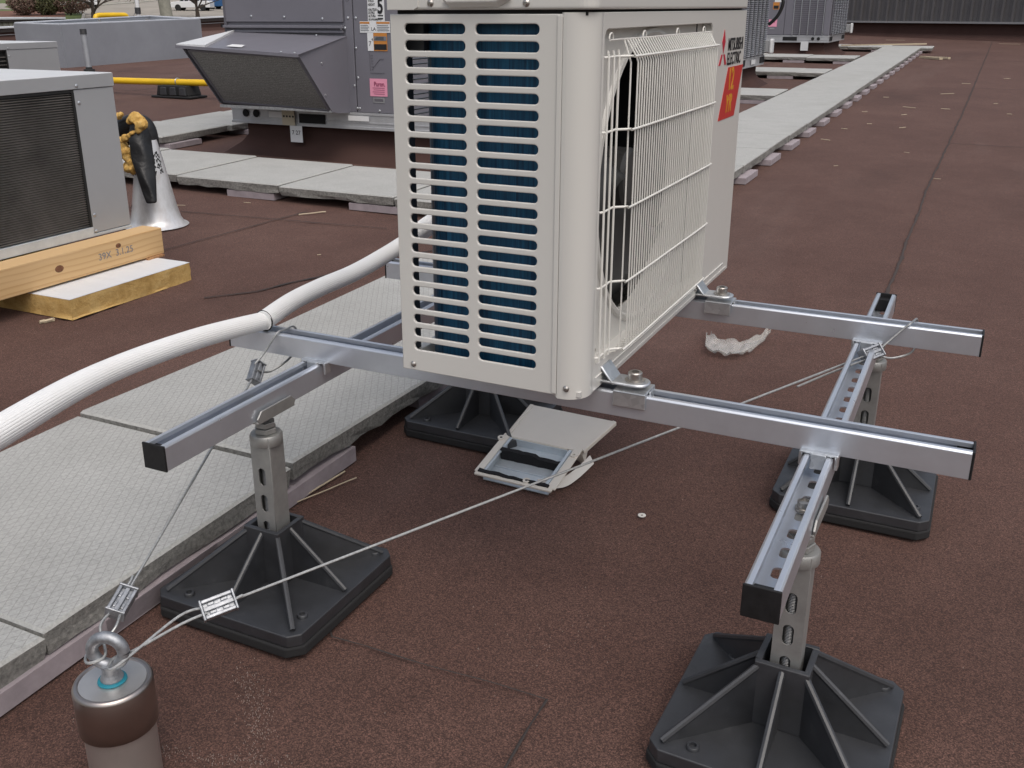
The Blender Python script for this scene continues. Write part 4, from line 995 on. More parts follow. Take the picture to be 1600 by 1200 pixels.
# insulation boards
def foam_board(label, x0, x1, y0, y1, top):
    zb_ = .037; t = thing('foam_board', label, 'foam board', (x1, y0, zb_)); nx, ny = 16, 14; th = top - zb_
    b = MB(); ring = [(i/nx, 0) for i in range(nx)] + [(1, j/ny) for j in range(ny)] + [(1-i/nx, 1) for i in range(nx)] + [(0, 1-j/ny) for j in range(ny)]
    lv = [0, .12, .35, .62, .85, 1]; vs = []; N = len(ring)
    for l_ in lv:
        for k, (u, v) in enumerate(ring):
            x = (x0-x1)*(1-u); y = (y1-y0)*v; nn = noise.noise(Vector((x*16, y*16, l_*4)))*.006 + noise.noise(Vector((x*50, y*50, l_*9)))*.003
            if l_ == 0: nn -= abs(noise.noise(Vector((x*9, y*9, 2))))*.03
            ux, uy = (u-.5), (v-.5); m_ = max(abs(ux), abs(uy)); sx_ = 1 if abs(ux) >= abs(uy)*.99 else 0; sy_ = 1 if abs(uy) >= abs(ux)*.99 else 0
            vs.append((x + sx_*math.copysign(nn, ux), y + sy_*math.copysign(nn, uy), l_*th + (0 if l_ else abs(nn)*.5)))
    fs = [tuple(range(N-1, -1, -1)), tuple(range((len(lv)-1)*N, len(lv)*N))]
    for q in range(len(lv)-1): fs += [(q*N+i, q*N+(i+1) % N, (q+1)*N+(i+1) % N, (q+1)*N+i) for i in range(N)]
    b.add(vs, fs); b.build('foam', YFOAM, t, smooth=True, angle=50)
    b = MB(); b.box(x0-x1-.001, .001, -.001, y1-y0+.001, th+.0005, th+.002); b.build('facer', FACER, t)
    return t
foam_board('thick yellow foam board with a white facer under the pine sleeper', -3.05, -2.525, .815, 1.385, .1085)
foam_board('second yellow foam board under the rear pine sleeper', -3.75, -3.30, .815, 1.385, .1085)
foam_board('yellow foam board under the near end of the sleepers, out at left', -3.75, -2.525, -1.0, -.5, .1085)

# ------------------------------------------------------------------ pipe flashing cone with wrapped line hood
fx, fy_ = -3.335, 2.03; fz0 = rz(fx, fy_)
fl_ = thing('pipe_flashing', 'spun metal pipe flashing topped with black wrap and torn yellow spray foam', 'pipe flashing', (fx, fy_, fz0))
b = MB(); b.lathe([(.150, .0), (.146, .004), (.130, .010), (.116, .035), (.103, .09), (.083, .20), (.062, .32), (.050, .38), (.045, .40)], 48); b.build('cone', SPUN, fl_, smooth=True, angle=60)
# torn wrap hanging down the right-hand side
def strap(name, mat, pts, ws, t=.006, facing=(.78, -.62, 0), wrinkle=.010, crease=None):
    P = smooth_path(pts, 6); n = len(P); vs = []; fs = []; m_ = 7; F = Vector(facing).normalized()
    for i, q in enumerate(P):
        d = (P[min(i+1, n-1)] - P[max(i-1, 0)]).normalized(); side = d.cross(F).normalized(); w = ws[0] + 0
        u = i/(n-1)*(len(ws)-1); k0 = min(int(u), len(ws)-2); w = ws[k0] + (ws[k0+1]-ws[k0])*(u-k0)
        for k in range(m_):
            s_ = k/(m_-1)*2-1; bow = (1-s_*s_)*w*.55; vs.append(tuple(q + side*s_*w + F*(bow + wrinkle*noise.noise(q*14 + Vector((k*.6, 0, 0))))))
    for i in range(n-1):
        for k in range(m_-1): fs.append((i*m_+k, i*m_+k+1, (i+1)*m_+k+1, (i+1)*m_+k))
    b = MB(); b.add(vs, fs); o = b.build(name, mat, fl_, smooth=True, angle=80); sm = o.modifiers.new('t', 'SOLIDIFY'); sm.thickness = t; sm.offset = -1
    ss = o.modifiers.new('s', 'SUBSURF'); ss.levels = 1; ss.render_levels = 1
    return o
L_ = lambda x, y, z: (x - fx, y - fy_, z - fz0)
strap('hanging_wrap', EPDM, [L_(-3.300, 1.96, .545), L_(-3.290, 1.95, .48), L_(-3.268, 1.93, .39), L_(-3.235, 1.91, .29), L_(-3.205, 1.89, .200)], [.036, .052, .052, .040, .024], .007)
# bent pipe wrap hooking left
b = MB(); b.tube(smooth_path([L_(-3.345, 2.06, .36), L_(-3.345, 2.06, .48), L_(-3.365, 2.05, .530), L_(-3.42, 2.03, .535), L_(-3.49, 2.00, .48), L_(-3.52, 1.99, .38)], 6), [.040]*31, 20); b.build('pipe_wrap', EPDM, fl_, smooth=True)
def blobs(name, seq):
    bm = bmesh.new(); s0 = random.Random(5)
    for (x, y, z, r_) in seq:
        g = bmesh.ops.create_icosphere(bm, subdivisions=2, radius=r_, matrix=Matrix.Translation(L_(x, y, z)))
        for v in g['verts']: v.co += v.co.normalized()*0 + Vector((noise.noise(v.co*38), noise.noise(v.co*38+Vector((9, 0, 0))), noise.noise(v.co*38+Vector((0, 9, 0)))))*r_*.55
    me = bpy.data.meshes.new(name); bm.to_mesh(me); bm.free(); me.materials.append(SFOAM); me.polygons.foreach_set('use_smooth', [True]*len(me.polygons)); o = link(name, me, fl_); rm = o.modifiers.new('fuse', 'REMESH'); rm.mode = 'VOXEL'; rm.voxel_size = .0035; rm.use_smooth_shade = True; sm = o.modifiers.new('soft', 'SMOOTH'); sm.iterations = 4; return o
SF = [(-3.285, 1.945, .567, .030), (-3.262, 1.94, .545, .026), (-3.30, 1.94, .575, .024), (-3.325, 1.935, .558, .018), (-3.275, 1.93, .520, .020), (-3.305, 1.925, .505, .014), (-3.325, 1.92, .490, .014), (-3.345, 1.92, .480, .020),
    (-3.385, 1.93, .465, .022), (-3.375, 1.93, .44, .024), (-3.36, 1.925, .415, .026), (-3.355, 1.925, .39, .026), (-3.345, 1.92, .365, .024), (-3.35, 1.915, .345, .022), (-3.325, 1.915, .340, .020), (-3.305, 1.915, .352, .016), (-3.375, 1.93, .352, .018), (-3.43, 1.97, .57, .016), (-3.455, 1.965, .560, .014), (-3.40, 1.96, .582, .013)]
blobs('spray_foam', SF[:17]); blobs('spray_foam', SF[17:])
b = MB()
for i in range(150):
    a = random.uniform(3.4, 6.4); h = random.uniform(.24, .345) ; r_ = .103 - (.103-.050)*((h-.09)/.29) + .0010
    x_, y_ = r_*math.cos(a)*1.0, r_*math.sin(a); b.box(x_-.0022, x_+.0022, y_-.002, y_+.002, h-.004, h+random.uniform(.001, .008))
b.build('tar_spots', PBLACK, fl_)
text('stamp', 'P\n2', .030, PBLACK, fl_, frame((-.070, -.078, .085), (.78, -.62, 0), (.15, .12, 1)))

# ------------------------------------------------------------------ duct box, gas pipes, vents
dk = thing('duct_curb', 'large open topped grey sheet metal duct box in the middle distance', 'duct', (-12, 9.07, rz(-12, 9.07)-.02))
def dq(x0, y0, x1, y1, x2, y2, x3, y3, h, h2): return None
cor = [(-12.0, 9.07), (-12.0, 11.93), (-13.12, 11.93), (-12.93, 9.07)]
zt_ = [.835, .882, .925, .850]; zb_ = [.235, .250, .27, .25]
b = MB(); nC_ = 4
for i in range(4):
    a_, b_ = i, (i+1) % 4; p, q = Vector((*cor[a_], 0)), Vector((*cor[b_], 0)); dd = (q-p).normalized(); nn = Vector((dd.y, -dd.x, 0)) * -.03
    vs = [(p.x, p.y, zb_[a_]), (q.x, q.y, zb_[b_]), (q.x, q.y, zt_[b_]), (p.x, p.y, zt_[a_])]; vs += [(x-nn.x*-1*-1, y-nn.y, z) for x, y, z in vs]
    b = MB(); b.add([(x+12, y-9.07, z-dk.location.z) for x, y, z in vs], [(0,1,2,3), (7,6,5,4), (0,4,5,1), (1,5,6,2), (2,6,7,3), (3,7,4,0)]); b.build('duct_side', DUCT, dk)
for i in range(4):
    a_, b_ = i, (i+1) % 4; b = MB()
    p = Vector((cor[a_][0]+12, cor[a_][1]-9.07, zt_[a_]-dk.location.z+.006)); q = Vector((cor[b_][0]+12, cor[b_][1]-9.07, zt_[b_]-dk.location.z+.006)); b.tube([p, q], .012, 6); b.build('rim', DLINE, dk)
b = MB(); b.add([(.0-.04, .05, .56), (-.04, 2.82, .61), (-1.0, 2.82, .62), (-.85, .05, .57)], [(0,1,2,3)]); b.build('liner', DLINE, dk)
b = MB(); b.box(-.035, .018, -.03, .20, .0, .60); b.box(-.001, .016, 0, 2.86, -.02, .012); b.box(-.1, .0, -.02, -.004, .0, .60); b.build('seam_cover', DUCT, dk)
for yy in (.75, 1.7): 
    b = MB(); b.lathe([(.02, 0), (.02, .02), (0, .03)], 10, T(-.02, yy, .65)); b.build('rim_screw', SCREW, dk)
# yellow gas pipe
def pipe_along(label, pts, r, name='gas_pipe'):
    t = thing(name, label, 'gas pipe', pts[0], group='yellow gas pipes'); b = MB(); b.tube([Vector(p)-Vector(pts[0]) for p in pts], r, 16); b.build('pipe', YPIPE, t, smooth=True); return t
gp = pipe_along('yellow gas pipe running low across the roof to the hooded unit', [(-9.8, 6.62, .300), (-7.6, 6.60, .315), (-6.50, 6.58, .330), (-4.6, 6.55, .34)], .034)
b = MB(); b.lathe([(.042, -.05), (.046, -.03), (.046, .03), (.042, .05)], 16, T(-6.85+9.8, -.02, .028) @ Matrix.Rotation(R(90), 4, 'Y')); b.build('coupling', YPIPE, gp, smooth=True)
ps = thing('pipe_support_block', 'black rubber pipe support block under the yellow gas pipe', 'pipe support', (-7.50, 6.60, rz(-7.5, 6.6)), .0)
b = MB(); b.box(-.27, .27, -.13, .13, 0, .022); b.prism([(-.22, .025), (.22, .025), (.19, .125), (-.19, .125)], -.10, .10, 'y')
b.build('block', RUBBER, ps, bevel=.008)
b = MB()
for x_ in (-.10, .03, .16): b.prism([(x_-.045, .028), (x_+.045, .028), (x_+.035, .110), (x_-.035, .110)], -.125, -.1, 'y')
b.build('block_fin', BLACKP, ps, bevel=.006)
b = MB(); b.torus(.037, .006, 20, 8, T(0, 0, .157) @ Matrix.Rotation(R(90), 4, 'Z')); b.build('pipe_clamp', GALV, ps, smooth=True)
gu = pipe_along('short yellow gas pipe elbow showing above the duct box', smooth_path([(-17, 14.30, .55), (-17, 14.30, .86), (-17, 14.36, .915), (-17, 14.5, .925), (-17, 15.0, .925), (-17, 15.12, .915), (-17, 15.15, .86), (-17, 15.15, .55)], 4), .055)
vp = thing('vent_pipe', 'grey vent pipe with a black cap standing in front of the duct box', 'vent pipe', (-11.12, 8.70, rz(-11.12, 8.7)))
b = MB(); b.tube([(0, 0, 0), (-.015, 0, .52)], .040, 16); b.build('pipe', metal('galvanised_pipe', (.40,.42,.45), .5, 6, .15, met=.5), vp, smooth=True)
b = MB(); b.tube([(-.013, 0, .49), (-.015, 0, .56)], .044, 16); b.build('cap', BLACKP, vp, smooth=True); b = MB(); b.lathe([(.08, 0), (.07, .03), (.045, .035), (.04, .06)], 20); b.build('boot', RUBBER, vp, smooth=True)
v2 = thing('vent_pipe', 'white vent pipe with a black band rising behind the duct box', 'vent pipe', (-14.2, 12.75, rz(-14.2, 12.75)))
b = MB(); b.tube([(0, 0, 0), (0, 0, 1.6)], .036, 14); b.build('pipe', PWHITE, v2, smooth=True); b = MB(); b.tube([(0, 0, .65), (0, 0, .76)], .052, 14); b.build('band', BLACKP, v2, smooth=True)

# ------------------------------------------------------------------ rooftop units
def rooftop_unit(label, xl, xr, y0, dp, zrail, H=1.3, hood=False):
    z0 = rz((xl+xr)/2, y0)
    t = thing('rooftop_unit', label, 'rooftop unit', ((xl+xr)/2, y0, z0), group='packaged rooftop units'); O = Vector(t.location)
    def bd(mb, name, mat, **k): mb.v = [tuple(Vector(v)-O) for v in mb.v]; return mb.build(name, mat, t, **k)
    zr0 = zrail; zr1 = zrail + .105; hi = zr1 + H
    ci = .07
    b = MB(); n_ = 4
    ring = lambda e, z: [(xl+ci-e, y0+ci-e, z), (xr-ci+e, y0+ci-e, z), (xr-ci+e, y0+dp-ci+e, z), (xl+ci-e, y0+dp-ci+e, z)]
    rings = [ring(.20, z0-.03), ring(.115, z0+.012), ring(.035, z0+.075), ring(0, z0+.125), ring(0, zr0+.01)]
    vs = sum(rings, []); fs = [(q*4+i, q*4+(i+1) % 4, q*4+4+(i+1) % 4, q*4+4+i) for q in range(4) for i in range(4)]
    b.add(vs, fs); bd(b, 'curb', FLASH, smooth=True, angle=50)
    b = MB(); b.box(xl, xr, y0, y0+dp, zr0, zr1); b.box(xl-.004, xr+.004, y0-.006, y0+dp, zr0-.004, zr0+.014); b.box(xl-.004, xr+.004, y0-.005, y0+dp, zr1-.018, zr1-.004); b.box(xl+.16, xr, y0-.003, y0, zr0+.034, zr0+.044); bd(b, 'base_rail', RAILM, bevel=.003)
    b = MB(); b.box(xl+.004, xr-.004, y0+.010, y0+dp-.01, zr1, hi); bd(b, 'cabinet', RTU, bevel=.004)
    b = MB(); b.box(xl-.02, xr+.02, y0-.01, y0+dp+.02, hi, hi+.05); bd(b, 'roof_panel', RTU, bevel=.004)
    return t, bd, O, zr0, zr1, hi
tA, bd, O, z0_, z1_, hi = rooftop_unit('large grey rooftop unit with an angled intake hood and pink sticker', -4.530, -2.36, 4.0, 1.65, .300)
# panels on the front of A (facing -y)
y_ = 4.0
for (x0, x1, z0, z1) in ((-4.515, -3.565, .955, 1.55), (-3.548, -3.492, .405, 1.55), (-3.484, -2.95, .405, 1.55), (-2.94, -2.37, .405, 1.55)):
    b = MB(); b.box(x0, x1, y_-.004, y_+.012, z0, z1); bd(b, 'access_panel', RTU, bevel=.003)
b = MB(); b.box(-4.52, -3.56, y_-.028, y_+.01, .918, .934); b.box(-4.50, -3.565, y_-.012, y_+.01, .890, .904); bd(b, 'hood_bracket', RTU, bevel=.002)
b = MB(); b.box(-4.51, -3.565, y_-.005, y_+.01, .904, .918); b.box(-4.523, -4.505, y_-.006, y_+.01, .405, 1.55); bd(b, 'gap_shade_strip', RTUD)  # dark strips painted as the shade between the panels
# hood
hx0, hx1 = -4.45, -3.548
b = MB(); tk = .004
b.add([(hx0-.005, y_, .893), (hx1+.005, y_, .872), (hx1+.02, 3.472, .783), (hx0-.02, 3.472, .822)] + [(hx0-.005, y_, .889), (hx1+.005, y_, .868), (hx1+.02, 3.472, .779), (hx0-.02, 3.472, .818)],
      [(0,3,2,1), (4,5,6,7), (0,1,5,4), (1,2,6,5), (2,3,7,6), (3,0,4,7)]); bd(b, 'hood_top', RTU)
b = MB(); b.box(hx0-.02, hx1+.02, 3.462, 3.474, .0, .018)
b.v = [(x, y, z + .798 + (.822-.783)*((hx1-x)/(hx1-hx0)-.5) - .012) for x, y, z in b.v]; bd(b, 'drip_edge', RTU)
for s, xx in ((0, hx0), (1, hx1)):
    dz = .020 if s == 0 else -.014
    poly = [(y_, .876+dz*.5), (3.49, .798+dz), (3.80, .432+dz*.6), (3.86, .415+dz*.5), (y_, .398)]
    b = MB(); b.prism(poly, xx-.003, xx+.003, 'x'); bd(b, 'hood_cheek', RTU, bevel=.001)
# reflection on the bent left part of the hood top, painted as a pale triangle
b = MB(); b.add([(hx0+.01, y_-.004, .9045), (hx0-.018, 3.472, .8315), (hx0+.215, 3.472, .8260), (hx0+.01, y_-.004, .8925), (hx0-.018, 3.472, .8195), (hx0+.215, 3.472, .8090)], [(0,1,2), (5,4,3), (0,3,4,1), (1,4,5,2), (2,5,3,0)]); bd(b, 'hood_reflection', CABT)
# filter
v0, v1, v2_, v3 = Vector((hx0+.035, 3.515, .795)), Vector((hx1-.02, 3.515, .765)), Vector((hx1-.02, 3.80, .430)), Vector((hx0+.035, 3.80, .455))
b = MB(); b.add([v0, v1, v2_, v3], [(0,1,2,3)]); bd(b, 'filter', MESH)
b = MB()
for p, q in ((v0, v1), (v1, v2_), (v2_, v3), (v3, v0)): b.tube([p, q], .011, 4)
bd(b, 'filter_frame', RTUD)
b = MB(); b.box(hx0-.0, hx1, 3.795, 3.82, .418, .436); bd(b, 'hood_bottom_lip', GALV)
# base rail details
for xx in (-4.405, -4.315): b = MB(); b.lathe([(.026, 0), (.026, .002), (0, .002)], 20, frame((xx, y_-.0065, .365), (1, 0, 0), (0, 0, 1))); bd(b, 'rail_opening', VOID)
b = MB(); b.box(-3.955, -3.745, y_-.0085, y_-.005, .318, .378); bd(b, 'rail_opening', VOID)
for nm, x0, x1, z0, z1, mat in (('data_plate', -4.20, -4.06, .345, .385, PWHITE), ('paper_tag', -4.085, -3.985, .300, .398, TAG), ('paper_tag', -4.03, -3.93, .190, .298, PWHITE), ('data_plate', -3.555, -3.395, .352, .384, PWHITE)):
    b = MB(); b.box(x0, x1, y_-.016-(.006 if z1 > .39 else 0), y_-.0145, z0, z1); bd(b, nm, mat)
text('lettering', '7 27', .040, PBLACK, tA, T(*(-O)) @ frame((-4.015, y_-.0175, .240), (1, 0, 0), (0, 0, 1)))
for k in range(4):
    b = MB(); b.box(-4.075+.025*k, -4.062+.025*k, y_-.0235, y_-.0225, .352, .364); bd(b, 'punched_mark', PBLACK)
# stickers on the control panel of A
Yl = y_ - .0058
def stick(name, x0, x1, z0, z1, mat, dy=0): b = MB(); b.box(x0, x1, Yl-.001-dy, Yl-dy, z0, z1); return bd(b, name, mat)
def stext(s, size, x, z, mat=PBLACK, sx=1.0, dy=.0015, **k): return text('lettering', s, size, mat, tA, T(*(-O)) @ frame((x, Yl-.0012-dy, z), (1, 0, 0), (0, 0, 1)), sx=sx, **k)
stick('sticker', -3.374, -3.252, .961, 1.30, PWHITE)
stext('5', .122, -3.302, 1.008, sx=.70, bold=.004); stick('sticker_bar', -3.300, -3.262, .990, .997, PBLACK, .0015); stick('sticker_bar', -3.300, -3.262, .972, .980, PBLACK, .0015)
for s, z in (('STACK', 1.073), ('HEIGHT', 1.051), ('HAUTEUR', 1.022), ('DE PILE', 1.004), ('ALTURA', .985)): stext(s, .0205, -3.368, z, sx=.68, bold=.0003)
stext('DE APILAMIENTO', .0165, -3.368, .966, sx=.72, bold=.0003)
for x0, x1 in ((-3.436, -3.362), (-3.314, -3.215)):
    stick('sticker', x0, x1, .893, .960, PWHITE, .001); stick('sticker_band', x0+.002, x1-.002, .946, .957, PORANGE, .0025)
    for k in range(4): stick('print_line', x0+.006, x1-.012+(k % 2)*.006, .934-.010*k, .938-.010*k, PGREY, .0025)
stick('sticker', -3.361, -3.315, .893, .962, PWHITE, .001)
stext('LA', .030, -3.353, .905)
stick('sticker', -3.384, -3.340, .785, .892, PWHITE, .001); stext('7', .040, -3.376, .815); stext('4', .025, -3.354, .845)
stick('sticker', -3.339, -3.240, .785, .892, PORANGE, .001); stick('sticker_photo', -3.335, -3.244, .846, .872, PGREY, .0025); stick('sticker_photo', -3.335, -3.244, .792, .826, PBLACK, .0025)
for k in range(3): stick('print_line', -3.33+.006*k, -3.262, .852+.007*k, .854+.007*k, PBLACK, .004)
# embossed wiring chart and pink refrigerant label
stick('chart_mark', -3.375, -3.372, .665, .770, RTUD); stick('chart_mark', -3.375, -3.270, .650, .653, RTUD)
for k in range(6): stick('chart_mark', -3.365, -3.350, .672+.017*k, .675+.017*k, RTUD)
b = MB(); b.tube([(-3.355, Yl-.001, .68), (-3.30, Yl-.001, .735), (-3.27, Yl-.001, .738)], .0014, 5); bd(b, 'chart_mark', RTUD)
stick('pink_sticker', -3.382, -3.253, .510, .618, PPINK)
stext('Puron.', .040, -3.350, .572, PMAROON, sx=.78, bold=.0006)
for k in range(4): stick('print_line', -3.362+.008*(k % 2), -3.272, .560-.012*k, .5625-.012*k, PMAROON, .0015)
stick('pull_handle', -3.362, -3.276, .470, .502, GALV); stick('pull_handle', -3.352, -3.286, .477, .494, RTUD, .001)
for x, z in ((-3.525, .98), (-3.465, .98), (-3.522, 1.09), (-3.475, .80), (-3.47, .62), (-3.50, .57), (-3.486, .43), (-3.468, .43), (-3.318, .42), (-3.55, .92), (-3.58, .915), (-4.29, .99), (-4.02, .985), (-3.72, .975)):
    b = MB(); b.lathe([(.0085, 0), (.0085, .002), (.006, .004), (.003, .005), (0, .005)], 10, frame((x, Yl+.001, z), (1, 0, 0), (0, 0, -1)) @ Matrix.Rotation(math.pi, 4, 'Y') if False else frame((x, Yl+.001, z), (1, 0, 0), (0, 0, 1))); bd(b, 'screw', GALV, smooth=True)
for p in ((hx0+.08, 3.60, .842), (hx1-.12, 3.62, .802), (hx1-.12, 3.49, .793), (hx1-.02, 3.49, .789), (hx1-.20, 3.96, .876)):
    b = MB(); b.lathe([(.008, 0), (.007, .004), (0, .006)], 10, T(*p)); bd(b, 'screw', GALV, smooth=True)
for p in ((3.72, .72), (3.74, .53)):
    b = MB(); b.lathe([(.008, 0), (.007, .004), (0, .006)], 10, frame((hx1+.003, p[0], p[1]), (0, 1, 0), (0, 0, 1))); bd(b, 'screw', GALV, smooth=True)
b = MB(); b.add([(hx0+.34, 3.52, .8200), (hx0+.46, 3.52, .8150), (hx0+.44, 3.58, .8260), (hx0+.34, 3.58, .8300)], [(0,1,2,3)]); bd(b, 'sticker', PWHITE)

def coil_end(t, bd, x, y0, y1, z0, z1, cols, rows):
    b = MB(); b.box(x-.004, x+.004, y0, y1, z0, z1); bd(b, 'coil_face', RTUD)
    cw = (y1-y0)/cols; b = MB()
    for c_ in range(cols):
        for r_ in range(rows):
            z = z0 + (z1-z0)*(r_+.3)/rows; ya, yb = y0+cw*(c_+.16), y0+cw*(c_+.84)
            b.add([(x+.006, ya, z), (x+.006, yb, z), (x+.030, yb, z-.007), (x+.030, ya, z-.007), (x+.006, ya, z+.004), (x+.006, yb, z+.004)], [(0,1,2,3), (4,5,2,3), (0,3,4), (1,2,5)])
    o = bd(b, 'hail_guard_louvers', GUARD); tag(o, kind='stuff')
    b = MB()
    for c_ in range(cols+1): b.box(x+.004, x+.014, y0+cw*c_-.012, y0+cw*c_+.012, z0, z1)
    bd(b, 'guard_frame', RTU)
tB, bd, O, z0_, z1_, hi = rooftop_unit('grey rooftop unit with louvred coil guard, partly hidden behind the cream unit', -4.55, -2.36, 9.60, 1.34, .395)
coil_end(tB, bd, -2.356, 9.66, 10.90, z1_+.02, hi-.02, 6, 62)
for ya, yb in ((9.68, 9.92), (10.70, 10.92)): b = MB(); b.box(-2.358, -2.350, ya, yb, .415, .482); bd(b, 'rail_opening', VOID)
b = MB(); b.box(-2.350, -2.346, 10.22, 10.42, .42, .47); bd(b, 'data_plate', PWHITE)
db = thing('disconnect_box', 'grey disconnect box with a pale cover at the corner of the louvred rooftop unit', 'electrical box', (-2.29, 10.88, .60), group='disconnect boxes on the rooftop units')
b = MB(); b.box(-.07, .0, -.06, .05, -.07, .07); b.build('box', CAB, db, bevel=.008); b = MB(); b.box(.0, .040, -.07, .06, -.085, .085); b.build('cover', CABT, db, bevel=.02, seg=3)
b = MB(); b.tube(smooth_path([(-2.30, 10.9, 1.35), (-2.20, 10.9, 1.15), (-2.19, 10.9, 1.05), (-2.24, 10.9, .93), (-2.33, 10.9, .84)], 6), .020, 12); o = b.build('flexible_conduit', EPDM, smooth=True); tag(o, 'black flexible conduit looping beside the louvred rooftop unit', 'conduit')
tC, bd, O, z0_, z1_, hi = rooftop_unit('far rooftop unit with grey coil louvres and small pink sticker, near the walkway end', -4.60, -2.37, 15.90, 1.80, .490)
coil_end(tC, bd, -2.366, 15.98, 17.62, z1_+.02, hi-.02, 6, 50)
y_ = 15.9; Yl = y_-.0058
for x0, x1 in ((-3.60, -3.10), (-3.09, -2.96), (-2.47, -2.38)): b = MB(); b.box(x0, x1, y_-.004, y_+.012, z1_+.01, hi); bd(b, 'access_panel', RTU, bevel=.003)
b = MB(); b.box(-2.955, -2.475, y_+.002, y_+.006, z1_+.01, hi); bd(b, 'coil_face', RTUD)
b = MB()
for k in range(44): b.box(-2.95, -2.48, y_-.004, y_+.004, z1_+.02+.03*k, z1_+.032+.03*k)
tag(bd(b, 'coil_louvers', RTU), kind='stuff')
b = MB()
for xx in (-2.955, -2.84, -2.715, -2.595, -2.48): b.box(xx-.006, xx+.006, y_-.016, y_-.004, z1_+.01, hi)
bd(b, 'guard_bar', GALV)
b = MB(); b.box(-3.10, -2.87, y_-.008, y_-.003, .515, .572); bd(b, 'rail_opening', VOID)
for xx in (-2.62, -2.53): b = MB(); b.lathe([(.026, 0), (.026, .002), (0, .002)], 16, frame((xx, y_-.0065, .545), (1, 0, 0), (0, 0, 1))); bd(b, 'rail_opening', VOID)
for ya, yb in ((15.98, 16.25), (17.35, 17.62)): b = MB(); b.box(-2.372, -2.362, ya, yb, .51, .572); bd(b, 'rail_opening', VOID)
stick('pink_sticker', -3.35, -3.215, .73, .845, PPINK); stick('pull_handle', -3.33, -3.25, .690, .715, GALV); stick('print_line', -3.32, -3.25, .795, .81, PMAROON, .0015)
stick('sticker', -3.30, -3.20, 1.00, 1.11, PORANGE); stick('sticker_photo', -3.29, -3.21, 1.01, 1.06, PBLACK, .0015); stick('sticker', -3.28, -3.15, 1.112, 1.20, PWHITE)
b = MB(); b.box(-2.80, -2.68, y_-.012, y_-.008, .36, .50); bd(b, 'paper_tag', CABT)
db2 = thing('disconnect_box', 'grey disconnect box with a pale cover at the far corner of the distant rooftop unit', 'electrical box', (-2.28, 17.65, .68), group='disconnect boxes on the rooftop units')
for ch in [k for k in bpy.data.objects if k.parent == db]:
    c_ = ch.copy(); COL.objects.link(c_); c_.parent = db2

# ------------------------------------------------------------------ beyond the roof: trees, shrubs, pole, cars
def branches(mb, p, d, L, r, depth, rnd, tips):
    q = p + d*L; mid = p + d*L*.5 + Vector((rnd.uniform(-1, 1), rnd.uniform(-1, 1), rnd.uniform(-.3, .6)))*L*.06
    mb.tube([p, mid, q], [r, r*.85, r*.68], 6 if depth > 2 else 4)
    if depth == 0: tips.append(q); return
    for k in range(rnd.choice((2, 3, 3))):
        a = rnd.uniform(0, 6.28); sp = rnd.uniform(.35, .85); nd = (d + Vector((math.cos(a), math.sin(a), rnd.uniform(-.25, .25)))*sp + Vector((0, 0, .05))).normalized()
        branches(mb, q if k else mid.lerp(q, .8), nd, L*rnd.uniform(.62, .82), r*.62, depth-1, rnd, tips)
    if depth < 4: tips.append(q)
def bare_tree(label, x, y, H, tr, seed, leaf, lf=.10, depth=5, density=3, lean=(0, 0), fork=.28):
    rnd = random.Random(seed); z = cam_plane(x, y); t = thing('tree', label, 'tree', (x, y, z)); tb = MB(); tips = []
    tb.tube([(0, 0, -.1), (lean[0]*.3, lean[1]*.3, H*fork*.6), (lean[0], lean[1], H*(fork+.02))], [tr*1.25, tr, tr*.85], 10)
    tb.build('trunk', BARK, t, smooth=True)
    cb_ = MB(); base = Vector((lean[0], lean[1], H*fork))
    for k in range(6):
        a = k*1.05 + rnd.uniform(-.3, .3); branches(cb_, base + Vector((0, 0, H*.05*k*.6)), Vector((math.cos(a), math.sin(a), rnd.uniform(.15, 1.1))).normalized(), H*.20, tr*.5, depth-1, rnd, tips)
    branches(cb_, base, Vector((0, 0, 1)), H*.3, tr*.7, depth-1, rnd, tips)
    cb_.build('limbs', BARK, t, smooth=True)
    lb = MB()
    for q in tips:
        for k in range(density):
            c_ = q + Vector((rnd.gauss(0, lf*2.2), rnd.gauss(0, lf*2.2), rnd.gauss(0, lf*1.8))); a = Vector((rnd.uniform(-1, 1), rnd.uniform(-1, 1), rnd.uniform(-1, 1))).normalized()*lf*rnd.uniform(.5, 1.2); b_ = a.orthogonal().normalized()*lf*.6
            lb.add([c_-a, c_+b_, c_+a, c_-b_], [(0,1,2,3)])
    lb.build('crown', leaf, t)
    return t
def shrub(label, x, y, rx_, h, seed, mats):
    rnd = random.Random(seed); z = cam_plane(x, y); t = thing('shrub', label, 'shrub', (x, y, z), group='shrubs in the mulch bed'); sb = MB()
    for k in range(26):
        a = rnd.uniform(0, 6.28); e = Vector((math.cos(a)*rx_*rnd.uniform(.3, .9), math.sin(a)*rx_*rnd.uniform(.3, .9), h*rnd.uniform(.5, .95))); sb.tube([(0, 0, 0), e*.5 + Vector((0, 0, h*.12)), e], [.05, .03, .012], 4)
    sb.build('stems', BARK, t)
    lb = MB()
    for k in range(5200):
        u = Vector((rnd.gauss(0, 1), rnd.gauss(0, 1), rnd.gauss(0, 1))).normalized()*rnd.uniform(.45, 1.0)**.5; bump = 1 + .22*noise.noise(u*2.6 + Vector((seed, 0, 0)))
        c_ = Vector((u.x*rx_*bump, u.y*rx_*bump, h*.52 + u.z*h*.5*bump)); a = Vector((rnd.uniform(-1, 1), rnd.uniform(-1, 1), rnd.uniform(-1, 1))).normalized()*rnd.uniform(.04, .12); b_ = a.orthogonal().normalized()*.05
        lb.add([c_-a, c_+b_, c_+a, c_-b_], [(0,1,2,3)])
    lb.build('foliage', mats, t)
